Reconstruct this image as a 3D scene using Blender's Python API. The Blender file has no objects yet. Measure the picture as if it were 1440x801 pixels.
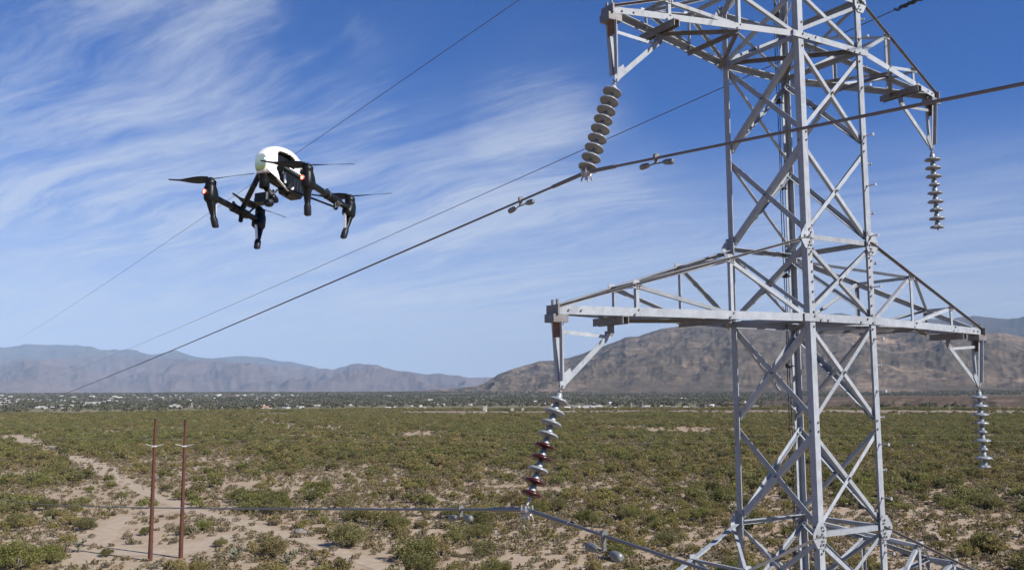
import bpy, math, random
import numpy as np
from mathutils import Vector, Matrix
random.seed(7); RNG = np.random.default_rng(11)
S = bpy.context.scene
COL = S.collection

# ------------------------------------------------------------------ camera
F_PX, W_PX, H_PX = 1305.6, 1440.0, 801.0
PITCH, ROLL, CAM_H = 0.1154, -0.0045, 15.0
cam = bpy.data.cameras.new('camera'); camo = bpy.data.objects.new('camera', cam); COL.objects.link(camo)
cam.sensor_width = 36.0; cam.lens = F_PX / W_PX * 36.0
cam.clip_start = 0.1; cam.clip_end = 90000
fw = Vector((0, math.cos(PITCH), math.sin(PITCH))); up = Vector((0, -math.sin(PITCH), math.cos(PITCH))); rt = Vector((1, 0, 0))
cr, sr = math.cos(ROLL), math.sin(ROLL)
rt2 = rt * cr + up * sr; up2 = up * cr - rt * sr
m = Matrix((rt2, up2, -fw)).transposed().to_4x4(); m.translation = Vector((0, 0, CAM_H))
camo.matrix_world = m
S.camera = camo
S.render.resolution_x = 1024; S.render.resolution_y = 569
S.view_settings.view_transform = 'Standard'; S.view_settings.look = 'None'
S.view_settings.exposure = 0.75; S.view_settings.gamma = 1.0
S.view_settings.use_curve_mapping = False

# ------------------------------------------------------------------ sun and sky
SUN_EL = math.radians(38); SUN_DIR = Vector((0.85 * math.cos(SUN_EL), -0.53 * math.cos(SUN_EL), math.sin(SUN_EL))).normalized()
sun = bpy.data.lights.new('sun', 'SUN'); sun.energy = 5.0; sun.angle = math.radians(0.5); sun.color = (1.0, 0.945, 0.87)
suno = bpy.data.objects.new('sun', sun); COL.objects.link(suno)
suno.rotation_euler = SUN_DIR.to_track_quat('Z', 'Y').to_euler(); suno.location = (0, 0, 60)

class NT:
    def __init__(s, tree): s.t = tree; s.n = tree.nodes; s.l = tree.links
    def new(s, typ, **kw):
        nd = s.n.new(typ)
        for k, v in kw.items():
            if k.startswith('i_'):
                key = k[2:]; key = int(key) if key.isdigit() else key.replace('_', ' ')
                s.put(nd.inputs[key], v)
            else: setattr(nd, k, v)
        return nd
    def put(s, sock, v):
        if hasattr(v, 'is_output') or isinstance(v, bpy.types.NodeSocket): s.l.new(v, sock)
        elif isinstance(v, bpy.types.Node): s.l.new(v.outputs[0], sock)
        else: sock.default_value = v
    def math(s, op, a, b=None, c=None, clamp=False):
        nd = s.n.new('ShaderNodeMath'); nd.operation = op; nd.use_clamp = clamp
        for i, v in enumerate((a, b, c)):
            if v is not None: s.put(nd.inputs[i], v)
        return nd.outputs[0]
    def mix(s, f, a, b, mode='MIX'):
        nd = s.n.new('ShaderNodeMix'); nd.data_type = 'RGBA'; nd.blend_type = mode
        s.put(nd.inputs[0], f); s.put(nd.inputs[6], a); s.put(nd.inputs[7], b); return nd.outputs[2]
    def ramp(s, f, stops):
        nd = s.n.new('ShaderNodeValToRGB'); e = nd.color_ramp.elements
        while len(e) < len(stops): e.new(0.5)
        for el, (p, c) in zip(e, stops): el.position = p; el.color = c if len(c) == 4 else (*c, 1)
        s.put(nd.inputs[0], f); return nd.outputs[0]
    def noise(s, vec, scale, detail=3, rough=.5, dist=0):
        nd = s.n.new('ShaderNodeTexNoise'); nd.inputs['Scale'].default_value = scale; nd.inputs['Detail'].default_value = detail
        nd.inputs['Roughness'].default_value = rough; nd.inputs['Distortion'].default_value = dist
        if vec is not None: s.l.new(vec, nd.inputs['Vector'])
        return nd.outputs['Fac']
    def rng(s, v, a, b, c=0., d=1., smooth=False):
        nd = s.n.new('ShaderNodeMapRange'); nd.clamp = True
        if smooth: nd.interpolation_type = 'SMOOTHSTEP'
        s.put(nd.inputs[0], v)
        for i, q in enumerate((a, b, c, d)): s.put(nd.inputs[i + 1], q)
        return nd.outputs[0]

def cam_dir(px, py):
    x, y = px - 720, py - 400.5
    c, s_ = math.cos(-ROLL), math.sin(-ROLL)
    x, y = c * x - s_ * y, s_ * x + c * y
    return (fw + up * (-y / F_PX) + rt * (x / F_PX)).normalized()

world = bpy.data.worlds.new('World'); S.world = world; world.use_nodes = True
w = NT(world.node_tree); w.n.clear()
sky = w.new('ShaderNodeTexSky', sky_type='NISHITA', sun_disc=False)
sky.sun_elevation = SUN_EL; sky.sun_rotation = math.atan2(SUN_DIR.x, SUN_DIR.y)
sky.altitude = 900; sky.air_density = 1.0; sky.dust_density = 0.3; sky.ozone_density = 3.0
tc = w.new('ShaderNodeTexCoord').outputs['Generated']
sep = w.new('ShaderNodeSeparateXYZ', i_0=tc)
zz = w.math('ADD', w.math('MAXIMUM', sep.outputs[2], 0.0), 0.10)
cx_ = w.math('DIVIDE', sep.outputs[0], zz); cy_ = w.math('DIVIDE', sep.outputs[1], zz)
comb = w.new('ShaderNodeCombineXYZ', i_0=cx_, i_1=cy_, i_2=0.0).outputs[0]
SA = math.radians(-52)          # the cirrus runs towards this azimuth
mp = w.new('ShaderNodeMapping', vector_type='POINT'); w.l.new(comb, mp.inputs[0])
mp.inputs['Rotation'].default_value = (0, 0, SA)
warp = w.new('ShaderNodeTexNoise'); warp.inputs['Scale'].default_value = 0.8; warp.inputs['Detail'].default_value = 2
w.l.new(mp.outputs[0], warp.inputs['Vector'])
wsub = w.new('ShaderNodeVectorMath', operation='SUBTRACT', i_0=warp.outputs['Color'], i_1=(.5, .5, .5))
wsc = w.new('ShaderNodeVectorMath', operation='SCALE', i_0=wsub.outputs[0]); wsc.inputs['Scale'].default_value = .62
wadd = w.new('ShaderNodeVectorMath', operation='ADD', i_0=mp.outputs[0], i_1=wsc.outputs[0])
def stretched(sx, sy, off):
    q = w.new('ShaderNodeVectorMath', operation='MULTIPLY', i_0=wadd.outputs[0], i_1=(sx, sy, 1))
    return w.new('ShaderNodeVectorMath', operation='ADD', i_0=q.outputs[0], i_1=(off, off * .7, 0)).outputs[0]
n1 = w.noise(stretched(1.6, .34, 3.1), 1.3, 5, .55, .4)
n2 = w.noise(stretched(3.9, .72, 9.2), 1.8, 9, .70, .25)
n3 = w.noise(stretched(12.0, 2.4, 5.0), 2.0, 6, .7, .8)
body = w.math('ADD', w.math('MULTIPLY', n1, .52), w.math('ADD', w.math('MULTIPLY', n2, .32), w.math('MULTIPLY', n3, .16)))
def blob(px, py, r0, r1):
    d = cam_dir(px, py)
    dt = w.new('ShaderNodeVectorMath', operation='DOT_PRODUCT', i_0=tc, i_1=tuple(d)).outputs['Value']
    return w.rng(dt, math.cos(math.radians(r0)), math.cos(math.radians(r1)), 0, 1, True)
mask = None
for px, py, r0, r1, wt in ((190, 120, 17, 3, 1.0), (-60, 230, 14, 2, .7), (430, 150, 12, 2, .8), (560, 190, 9, 1, .7), (740, 185, 8, 1, .8), (640, 400, 14, 3, .85), (850, 340, 8, 1, .75), (330, 260, 12, 2, .75), (300, 390, 14, 3, .45),
                           (1380, 360, 7, 1, .35), (60, 420, 12, 2, .45), (-500, 200, 22, 4, .6), (1950, 250, 16, 3, .3)):
    b = w.math('MULTIPLY', blob(px, py, r0, r1), wt)
    mask = b if mask is None else w.math('MAXIMUM', mask, b)
low = w.rng(sep.outputs[2], .30, .04, 0., .50, True)
thr = w.math('SUBTRACT', .650, w.math('MULTIPLY', w.math('ADD', mask, low, clamp=True), .30))
cl = w.math('MULTIPLY', w.rng(body, thr, w.math('ADD', thr, .27), 0, 1, True), w.math('MINIMUM', w.math('ADD', w.math('MULTIPLY', mask, .68), .05), .64), clamp=True)
veil = w.math('MULTIPLY', w.rng(sep.outputs[2], .30, -.02, 0, 1, True), .80)
soft = w.math('MULTIPLY', w.math('MULTIPLY', w.rng(n1, .30, .72, 0, 1, True), w.math('ADD', mask, .015, clamp=True)), .30)
lowc = w.math('MULTIPLY', w.math('MULTIPLY', w.rng(n2, .36, .66, 0, 1, True), w.rng(sep.outputs[2], .28, .10, 0, 1, True)), .40)
one = w.math('MULTIPLY', w.math('SUBTRACT', 1.0, soft), w.math('SUBTRACT', 1.0, lowc))
cl2 = w.math('SUBTRACT', 1.0, w.math('MULTIPLY', one, w.math('SUBTRACT', 1.0, w.math('MAXIMUM', cl, veil))))
skyc = w.mix(1.0, sky.outputs[0], (0.10, 0.565, 1.24, 1), 'MULTIPLY')
cloudcol = (7.6, 8.3, 9.4, 1)
bg = w.new('ShaderNodeBackground', i_Color=w.mix(cl2, skyc, cloudcol), i_Strength=0.055)
w.new('ShaderNodeOutputWorld', i_Surface=bg.outputs[0])

# ------------------------------------------------------------------ helpers
def tag(o, label=None, cat=None, group=None, kind=None):
    if label: o['label'] = label
    if cat: o['category'] = cat
    if group: o['group'] = group
    if kind: o['kind'] = kind
    return o
def empty(name, loc=(0, 0, 0), label=None, cat=None, group=None):
    o = bpy.data.objects.new(name, None); COL.objects.link(o); o.location = loc; o.empty_display_size = .1
    return tag(o, label, cat, group)
def vec(v): return Vector(v)
class MB:
    def __init__(s): s.v = []; s.f = []; s.mi = []; s.sm = []; s.m = 0; s.smooth = False
    def add(s, vs, fs, mi=None, sm=None):
        k = len(s.v); s.v += [tuple(a) for a in vs]; s.f += [tuple(i + k for i in f) for f in fs]
        s.mi += [s.m if mi is None else mi] * len(fs); s.sm += [s.smooth if sm is None else sm] * len(fs)
    def prism(s, prof, p0, p1, a, b):
        """extrude the 2D profile [(x,y)] (axes a,b) from p0 to p1"""
        p0, p1, a, b = map(vec, (p0, p1, a, b)); n = len(prof)
        vs = [p0 + a * x + b * y for x, y in prof] + [p1 + a * x + b * y for x, y in prof]
        fs = [(i, (i + 1) % n, n + (i + 1) % n, n + i) for i in range(n)]
        fs += [tuple(range(n - 1, -1, -1)), tuple(range(n, 2 * n))]
        s.add(vs, fs)
    def angle(s, p0, p1, size, d1, d2, th=None):
        """rolled steel L section: the heel runs p0 to p1, flanges along d1 and d2"""
        p0, p1 = vec(p0), vec(p1); ax = (p1 - p0).normalized(); th = th or size * .11 + .002
        a = vec(d1); a = (a - ax * a.dot(ax)).normalized(); b = vec(d2); b = (b - ax * b.dot(ax)); b = (b - a * b.dot(a)).normalized()
        s.prism([(0, 0), (size, 0), (size, th), (th, th), (th, size), (0, size)], p0, p1, a, b)
    def box(s, c, hx, hy, hz, ax=(1, 0, 0), ay=(0, 1, 0), az=(0, 0, 1), bev=0):
        c, ax, ay, az = map(vec, (c, ax, ay, az))
        if bev:
            b = min(bev, hx * .9, hy * .9)
            prof = [(-hx + b, -hy), (hx - b, -hy), (hx, -hy + b), (hx, hy - b), (hx - b, hy), (-hx + b, hy), (-hx, hy - b), (-hx, -hy + b)]
        else: prof = [(-hx, -hy), (hx, -hy), (hx, hy), (-hx, hy)]
        s.prism(prof, c - az * hz, c + az * hz, ax, ay)
    def tube(s, pts, rs, n=8, cap=True, sx=1, ref=None, sm=True):
        pts = [vec(p) for p in pts]; rs = rs if hasattr(rs, '__len__') else [rs] * len(pts)
        vs = []; fs = []; pa = None
        for i, p in enumerate(pts):
            t = (pts[min(i + 1, len(pts) - 1)] - pts[max(i - 1, 0)]).normalized()
            if pa is None:
                r = vec(ref) if ref else (Vector((0, 0, 1)) if abs(t.z) < .9 else Vector((1, 0, 0)))
                pa = (r - t * r.dot(t)).normalized()
            else: pa = (pa - t * pa.dot(t)).normalized()
            pb = t.cross(pa)
            vs += [p + (pa * math.cos(2 * math.pi * k / n) + pb * math.sin(2 * math.pi * k / n) * sx) * rs[i] for k in range(n)]
        for i in range(len(pts) - 1):
            fs += [(i * n + k, i * n + (k + 1) % n, (i + 1) * n + (k + 1) % n, (i + 1) * n + k) for k in range(n)]
        s.add(vs, fs, sm=sm)
        if cap: s.add(vs[:n], [tuple(range(n - 1, -1, -1))], sm=False); s.add(vs[-n:], [tuple(range(n))], sm=False)
    def lathe(s, prof, o, ax, n=20, chip=None, sm=True):
        """revolve [(r,h)] about ax from o"""
        o, ax = vec(o), vec(ax).normalized(); r0 = Vector((1, 0, 0)) if abs(ax.x) < .8 else Vector((0, 1, 0))
        a = (r0 - ax * r0.dot(ax)).normalized(); b = ax.cross(a); vs = []; fs = []
        for (r, h) in prof:
            for k in range(n):
                rr = r * (chip(k, r) if chip else 1); vs.append(o + ax * h + (a * math.cos(2 * math.pi * k / n) + b * math.sin(2 * math.pi * k / n)) * rr)
        for i in range(len(prof) - 1):
            fs += [(i * n + k, i * n + (k + 1) % n, (i + 1) * n + (k + 1) % n, (i + 1) * n + k) for k in range(n)]
        s.add(vs, fs, sm=sm)
    def ball(s, c, r, n=12, m=8, ax=(1, 0, 0), ay=(0, 1, 0), az=(0, 0, 1), sc=(1, 1, 1)):
        c, ax, ay, az = map(vec, (c, ax, ay, az)); vs = []; fs = []
        for i in range(m + 1):
            th = math.pi * i / m
            for k in range(n):
                ph = 2 * math.pi * k / n
                vs.append(c + ax * (r * sc[0] * math.sin(th) * math.cos(ph)) + ay * (r * sc[1] * math.sin(th) * math.sin(ph)) + az * (r * sc[2] * math.cos(th)))
        for i in range(m): fs += [(i * n + k, (i + 1) * n + k, (i + 1) * n + (k + 1) % n, i * n + (k + 1) % n) for k in range(n)]
        s.add(vs, fs, sm=True)
    def loft(s, secs, cap=True, sm=True):
        n = len(secs[0]); vs = [p for sc in secs for p in sc]; fs = []
        for i in range(len(secs) - 1): fs += [(i * n + k, i * n + (k + 1) % n, (i + 1) * n + (k + 1) % n, (i + 1) * n + k) for k in range(n)]
        s.add(vs, fs, sm=sm)
        if cap: s.add(secs[0], [tuple(range(n - 1, -1, -1))], sm=sm); s.add(secs[-1], [tuple(range(n))], sm=sm)
    def bolt(s, p, nrm, r=.015, h=.018):
        p, nrm = vec(p), vec(nrm).normalized(); r0 = Vector((0, 0, 1)) if abs(nrm.z) < .8 else Vector((1, 0, 0))
        a = (r0 - nrm * r0.dot(nrm)).normalized(); b = nrm.cross(a)
        s.prism([(r * math.cos(k * math.pi / 3), r * math.sin(k * math.pi / 3)) for k in range(6)], p - nrm * .004, p + nrm * h, a, b)
    def build(s, name, mats, parent=None, origin=None, kind=None, label=None, cat=None, group=None):
        """links the collected faces as ONE mesh object; origin = world point taken as the local zero"""
        if origin is None: origin = vec((0, 0, 0))
        elif origin == 'auto':
            a = np.array(s.v); c_ = (a.min(0) + a.max(0)) / 2; origin = Vector((float(c_[0]), float(c_[1]), float(a[:, 2].min())))
        me = bpy.data.meshes.new(name); o = vec(origin)
        me.from_pydata([(a[0] - o[0], a[1] - o[1], a[2] - o[2]) for a in s.v], [], s.f)
        mats = mats if isinstance(mats, (list, tuple)) else [mats]
        for mm in mats: me.materials.append(mm)
        me.polygons.foreach_set('material_index', s.mi); me.polygons.foreach_set('use_smooth', s.sm); me.update()
        ob = bpy.data.objects.new(name, me); COL.objects.link(ob); ob.location = o
        if parent is not None: ob.parent = parent
        return tag(ob, label, cat, group, kind)

def srgb(r, g, b):
    f = lambda c: c / 12.92 if c <= .04045 else ((c + .055) / 1.055) ** 2.4
    return (f(r / 255), f(g / 255), f(b / 255), 1)
def mat(name, col, rough=.6, metal=0, fn=None, spec=.5):
    mm = bpy.data.materials.new(name); mm.use_nodes = True; t = NT(mm.node_tree)
    b = t.n['Principled BSDF']; b.inputs['Base Color'].default_value = (*col[:3], 1); b.inputs['Roughness'].default_value = rough
    b.inputs['Metallic'].default_value = metal; b.inputs['Specular IOR Level'].default_value = spec
    if fn: fn(t, b)
    return mm
def bump(t, b, h, strength=.3, dist=.01):
    nd = t.new('ShaderNodeBump', i_Height=h, i_Strength=strength, i_Distance=dist); t.l.new(nd.outputs[0], b.inputs['Normal'])
ALB = .70          # common albedo scale
def alb(c): return tuple(x * ALB for x in c[:3])
def mottle(c1, c2, scale, lo=.35, hi=.65, c3=None, sc3=0, amt=.5, bmp=0, detail=4):
    c1, c2 = alb(c1), alb(c2); c3 = alb(c3) if c3 else None
    def fn(t, b):
        v = t.new('ShaderNodeTexCoord').outputs['Object']
        n = t.noise(v, scale, detail, .6); c = t.mix(t.rng(n, lo, hi), (*c1[:3], 1), (*c2[:3], 1))
        if c3: c = t.mix(t.math('MULTIPLY', t.rng(t.noise(v, sc3, 5, .65), .56, .72), amt), c, (*c3[:3], 1))
        t.l.new(c, b.inputs['Base Color'])
        if bmp: bump(t, b, n, bmp, .004)
    return fn
def steel_fn(ca, cb_, stain, amt):
    ca, cb_, stain = alb(ca), alb(cb_), alb(stain)
    def fn(t, b):
        g = t.new('ShaderNodeNewGeometry').outputs['Position']; r = t.new('ShaderNodeObjectInfo').outputs['Random']
        q = t.new('ShaderNodeVectorMath', operation='MULTIPLY', i_0=g, i_1=(1, 1, .22)).outputs[0]
        n1_ = t.noise(g, 7, 5, .65); n2_ = t.noise(q, 13, 4, .6); n3_ = t.noise(g, 55, 3, .6); vo = t.new('ShaderNodeTexVoronoi', feature='F1', i_Vector=g, i_Scale=38.0)
        c = t.mix(t.rng(n1_, .3, .7), (*ca, 1), (*cb_, 1))
        c = t.mix(t.math('MULTIPLY', vo.outputs['Color'], .16), c, (*[x * .6 for x in ca], 1))
        c = t.mix(t.math('MULTIPLY', t.rng(n2_, .55, .72), amt), c, (*stain, 1))
        hs = t.new('ShaderNodeHueSaturation'); t.l.new(c, hs.inputs['Color']); t.l.new(t.math('ADD', .84, t.math('MULTIPLY', r, .30)), hs.inputs['Value'])
        t.l.new(hs.outputs[0], b.inputs['Base Color']); t.l.new(t.rng(n1_, .3, .7, .38, .62), b.inputs['Roughness']); bump(t, b, n3_, .12, .002)
    return fn
M_STEEL = mat('galvanised_steel', (.5, .5, .5), .48, 0, steel_fn((.355, .39, .435), (.475, .515, .565), (.21, .19, .175), .5), .3)
M_STEEL2 = mat('shaded_weathered_galvanised_steel', (.5, .5, .5), .55, .15, mottle((.17, .165, .17), (.27, .265, .27), 9, .3, .7, (.15, .09, .065), 4, .8, .15))
M_RUST = mat('rusty_steel', (.2, .1, .07), .8, 0, mottle((.16, .07, .045), (.26, .15, .11), 30, .3, .7))
M_BOLT = mat('bolt_steel', (.17, .16, .16), .5, .3)
M_GALV = mat('bright_hardware', (.6, .6, .62), .4, .4, mottle((.45, .45, .47), (.68, .68, .70), 40))
M_PORC = mat('grey_porcelain', (.5, .5, .5), .32, 0, mottle((.25, .265, .285), (.37, .385, .405), 14, .3, .7, (.16, .15, .14), 25, .5))
M_PORC_B = mat('bluish_grey_porcelain', (.5, .5, .5), .25, 0, mottle((.27, .295, .325), (.36, .39, .42), 14, .3, .7, (.16, .15, .14), 25, .4))
M_RED = mat('oxblood_porcelain', (.10, .018, .016), .28, 0, mottle((.050, .008, .009), (.085, .015, .014), 20), .5)
M_CAP = mat('insulator_cap_metal', (.45, .47, .48), .5, .3, mottle((.27, .30, .325), (.40, .43, .45), 30))
M_WIRE = mat('aluminium_conductor', (.2, .18, .18), .5, .3, mottle((.155, .135, .14), (.22, .20, .205), 60))
M_WIRE2 = mat('pale_aluminium_conductor', (.3, .3, .32), .45, .4, mottle((.17, .18, .20), (.25, .265, .29), 60))
M_SHIELD = mat('steel_shield_wire', (.1, .1, .11), .6, .2)
M_DAMP = mat('damper_weight_metal', (.38, .38, .36), .5, .3, mottle((.15, .16, .16), (.29, .30, .30), 30))
M_BLK = mat('black_cable', (.02, .02, .024), .5)

# ------------------------------------------------------------------ numpy noise
def _hash(ix, iy, seed):
    h = (ix.astype(np.int64) * 374761393 + iy.astype(np.int64) * 668265263 + seed * 1274126177) & 0x7fffffff
    h = ((h ^ (h >> 13)) * 1103515245) & 0x7fffffff
    return ((h ^ (h >> 16)) & 0xffff) / 65535.0
def vnoise(x, y, seed=0):
    x = np.asarray(x, float); y = np.asarray(y, float); ix = np.floor(x); iy = np.floor(y); fx = x - ix; fy = y - iy
    fx = fx * fx * (3 - 2 * fx); fy = fy * fy * (3 - 2 * fy)
    a = _hash(ix, iy, seed); b = _hash(ix + 1, iy, seed); c = _hash(ix, iy + 1, seed); d = _hash(ix + 1, iy + 1, seed)
    return (a * (1 - fx) + b * fx) * (1 - fy) + (c * (1 - fx) + d * fx) * fy
def fbm(x, y, oct=4, seed=0, g=.5):
    s_ = 0; a = 1; t = 0
    for i in range(oct): s_ = s_ + a * vnoise(x, y, seed + i * 17); t += a; a *= g; x = x * 2.03 + 5.1; y = y * 2.03 + 1.7
    return s_ / t
def ridged(x, y, oct=4, seed=0, g=.55):
    s_ = 0; a = 1; t = 0
    for i in range(oct): s_ = s_ + a * (1 - np.abs(2 * vnoise(x, y, seed + i * 31) - 1)); t += a; a *= g; x = x * 2.1 + 3.3; y = y * 2.1 + 9.7
    return s_ / t
def sstep(a, b, x): t = np.clip((x - a) / (b - a), 0, 1); return t * t * (3 - 2 * t)
def grid_mesh(name, X, Y, Z, m, kind='structure', label=None, cat=None, wrap=False):
    n0, n1 = X.shape; me = bpy.data.meshes.new(name)
    co = np.stack([X, Y, Z], 2).reshape(-1, 3); i = np.arange(n0 * n1).reshape(n0, n1)
    if wrap: i = np.concatenate([i, i[:, :1]], 1)
    q = np.stack([i[:-1, :-1], i[:-1, 1:], i[1:, 1:], i[1:, :-1]], 2).reshape(-1, 4)
    me.vertices.add(len(co)); me.vertices.foreach_set('co', co.ravel())
    me.loops.add(q.size); me.loops.foreach_set('vertex_index', q.ravel().astype(np.int32))
    me.polygons.add(len(q)); me.polygons.foreach_set('loop_start', np.arange(0, q.size, 4, dtype=np.int32)); me.polygons.foreach_set('loop_total', np.full(len(q), 4, np.int32))
    me.update(calc_edges=True); me.validate(); me.polygons.foreach_set('use_smooth', np.ones(len(me.polygons), bool))
    me.materials.append(m); ob = bpy.data.objects.new(name, me); COL.objects.link(ob)
    return tag(ob, label, cat, None, kind)
def pix(px, py, dist):          # a point at horizontal distance dist (m) along the sight line
    d = cam_dir(px, py); h = math.hypot(d.x, d.y); return Vector((0, 0, CAM_H)) + d * (dist / h)

# ------------------------------------------------------------------ ground
def gz(x, y):
    r = np.hypot(x, y)
    return (25 * sstep(1300, 5200, r) + 10 * sstep(1200, 3000, r) * (fbm(x / 500, y / 500, 3, 5) - .5)
            + 1.2 * (fbm(x / 120, y / 120, 2, 3) - .5) * sstep(150, 500, r))
def ground_fn(t, b):
    v = t.new('ShaderNodeNewGeometry').outputs['Position']
    nA = t.noise(v, .035, 4, .6); nB = t.noise(v, .35, 5, .65); nC = t.noise(v, 3.0, 5, .7)
    c = t.mix(t.rng(nA, .3, .7), (.42, .33, .235, 1), (.49, .40, .295, 1))
    c = t.mix(t.math('MULTIPLY', t.rng(nB, .45, .68), .55), c, (.31, .19, .13, 1))
    c = t.mix(t.math('MULTIPLY', t.rng(nC, .52, .7), .5), c, (.22, .165, .12, 1))
    sx = t.new('ShaderNodeSeparateXYZ', i_0=v)
    r = t.math('SQRT', t.math('ADD', t.math('MULTIPLY', sx.outputs[0], sx.outputs[0]), t.math('MULTIPLY', sx.outputs[1], sx.outputs[1])))
    far = t.rng(r, 850, 1300)
    fn_ = t.noise(v, .012, 8, .7); fcol = t.ramp(fn_, [(.3, (.085, .088, .052)), (.5, (.13, .12, .078)), (.62, (.19, .155, .11)), (.75, (.30, .235, .175))])
    mid = t.rng(r, 350, 700, 0, .75)
    c = t.mix(mid, c, (.22, .205, .105, 1))
    c = t.mix(far, c, fcol); c = t.mix(1.0, c, (ALB, ALB, ALB, 1), 'MULTIPLY')
    t.l.new(c, b.inputs['Base Color']); bump(t, b, nC, .35, .05)
M_GROUND = mat('desert_soil', (.4, .3, .2), .95, 0, ground_fn, .1)
na = 720; rr_ = np.concatenate([[0.5], np.geomspace(6, 36000, 150)])
th_ = np.linspace(0, 2 * np.pi, na, endpoint=False)
Rg, Tg = np.meshgrid(rr_, th_, indexing='ij'); Xg = Rg * np.sin(Tg); Yg = Rg * np.cos(Tg)
grid_mesh('ground', Xg, Yg, gz(Xg, Yg), M_GROUND, wrap=True)

def gpt(px, py):                # where the sight line meets the flat plain
    d = cam_dir(px, py); t = CAM_H / -d.z; return (d.x * t, d.y * t)
TRACKS = [([(10, 612), (40, 619), (75, 632), (115, 646), (145, 659), (160, 672), (190, 684), (215, 697), (248, 708), (262, 716), (210, 722), (170, 728), (155, 745), (140, 765), (120, 801)], [7, 7, 6.2, 5.6, 4.2, 3.2, 2.6, 2.4, 2.6, 2, 2.2, 2.2, 2.4, 2.2, 2.2]),
          ([(262, 716), (320, 728), (360, 742), (420, 757), (470, 773), (520, 790), (570, 812)], [2.2, 2.2, 2, 2, 2.2, 2.2, 2.2]),
          ([(120, 768), (180, 775), (240, 778), (300, 762), (330, 748)], [2.5, 4, 4.5, 4, 2.5])]
tracks_w = []
M_TRACK = mat('bare_sandy_track', (.5, .38, .3), .95, 0, mottle((.40, .325, .24), (.53, .435, .33), .9, .3, .7, (.36, .25, .18), 4, .6), .1)
for pl, wd in TRACKS:
    P = [gpt(*q) for q in pl]
    Q = []; Wd = []
    for i in range(len(P) - 1):
        for k in range(8):
            s_ = k / 8; Q.append((P[i][0] * (1 - s_) + P[i + 1][0] * s_, P[i][1] * (1 - s_) + P[i + 1][1] * s_)); Wd.append(wd[i] * (1 - s_) + wd[i + 1] * s_)
    Q = np.array(Q); k = np.ones(7) / 7
    Qp = np.pad(Q, ((3, 3), (0, 0)), 'edge'); Q = np.stack([np.convolve(Qp[:, j], k, 'valid') for j in (0, 1)], 1)
    tracks_w.append((Q, np.array(Wd)))
    T = np.gradient(Q, axis=0); T /= np.linalg.norm(T, axis=1)[:, None] + 1e-9; N_ = np.stack([-T[:, 1], T[:, 0]], 1)
    jl = .5 + .5 * fbm(Q[:, 0] * .5, Q[:, 1] * .5, 3, 5); jr = .5 + .5 * fbm(Q[:, 0] * .5, Q[:, 1] * .5, 3, 9)
    off = np.array([-1, -.6, 0, .6, 1.])
    hw = np.stack([Wd * jl, Wd * jl, np.array(Wd), Wd * jr, Wd * jr], 1) * off * .62
    X = Q[:, :1] + N_[:, :1] * hw; Y = Q[:, 1:] + N_[:, 1:] * hw
    grid_mesh('dirt_track', X, Y, gz(X, Y) + np.array([.006, .012, .014, .012, .006]) + len(tracks_w) * .006, M_TRACK)

# pale dry wash crossing the plain
def strip(name, cols, m, z=.02, j=1.):
    A = []; B = []
    xs = np.array([c[0] for c in cols], float); y0 = np.array([c[1] for c in cols], float); y1 = np.array([c[2] for c in cols], float)
    xx = np.linspace(xs[0], xs[-1], 160); a = np.interp(xx, xs, y0) + j * (fbm(xx / 14, xx * 0, 3, 3) - .5); b = np.interp(xx, xs, y1) + j * (fbm(xx / 14, xx * 0, 3, 8) - .5)
    X = np.zeros((2, len(xx))); Y = X.copy()
    for i, q in enumerate(xx):
        X[0, i], Y[0, i] = gpt(q, a[i]); X[1, i], Y[1, i] = gpt(q, max(b[i], a[i] + .05))
    t = np.linspace(0, 1, 8)[:, None]
    Xs = X[0] * (1 - t) + X[1] * t; Ys = Y[0] * (1 - t) + Y[1] * t
    return grid_mesh(name, Xs, Ys, gz(Xs, Ys) + z, m)
M_WASH = mat('pale_wash_sand', (.5, .4, .33), .95, 0, mottle((.26, .20, .155), (.38, .30, .245), .03, .35, .65, (.12, .11, .07), .09, .9), .1)
strip('dry_wash', [(-200, 579, 580), (60, 578, 579), (160, 576.5, 578.2), (300, 577.5, 579), (440, 576.5, 578.5), (560, 577, 579), (700, 576, 581), (860, 576, 582.5), (1000, 576.5, 582), (1120, 577, 581), (1300, 577.5, 580), (1700, 578.5, 580)], M_WASH, .10)
strip('wash_bank', [(340, 581.5, 582.3), (420, 581, 582.8), (470, 582, 582.6)], M_WASH, .10)

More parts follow.
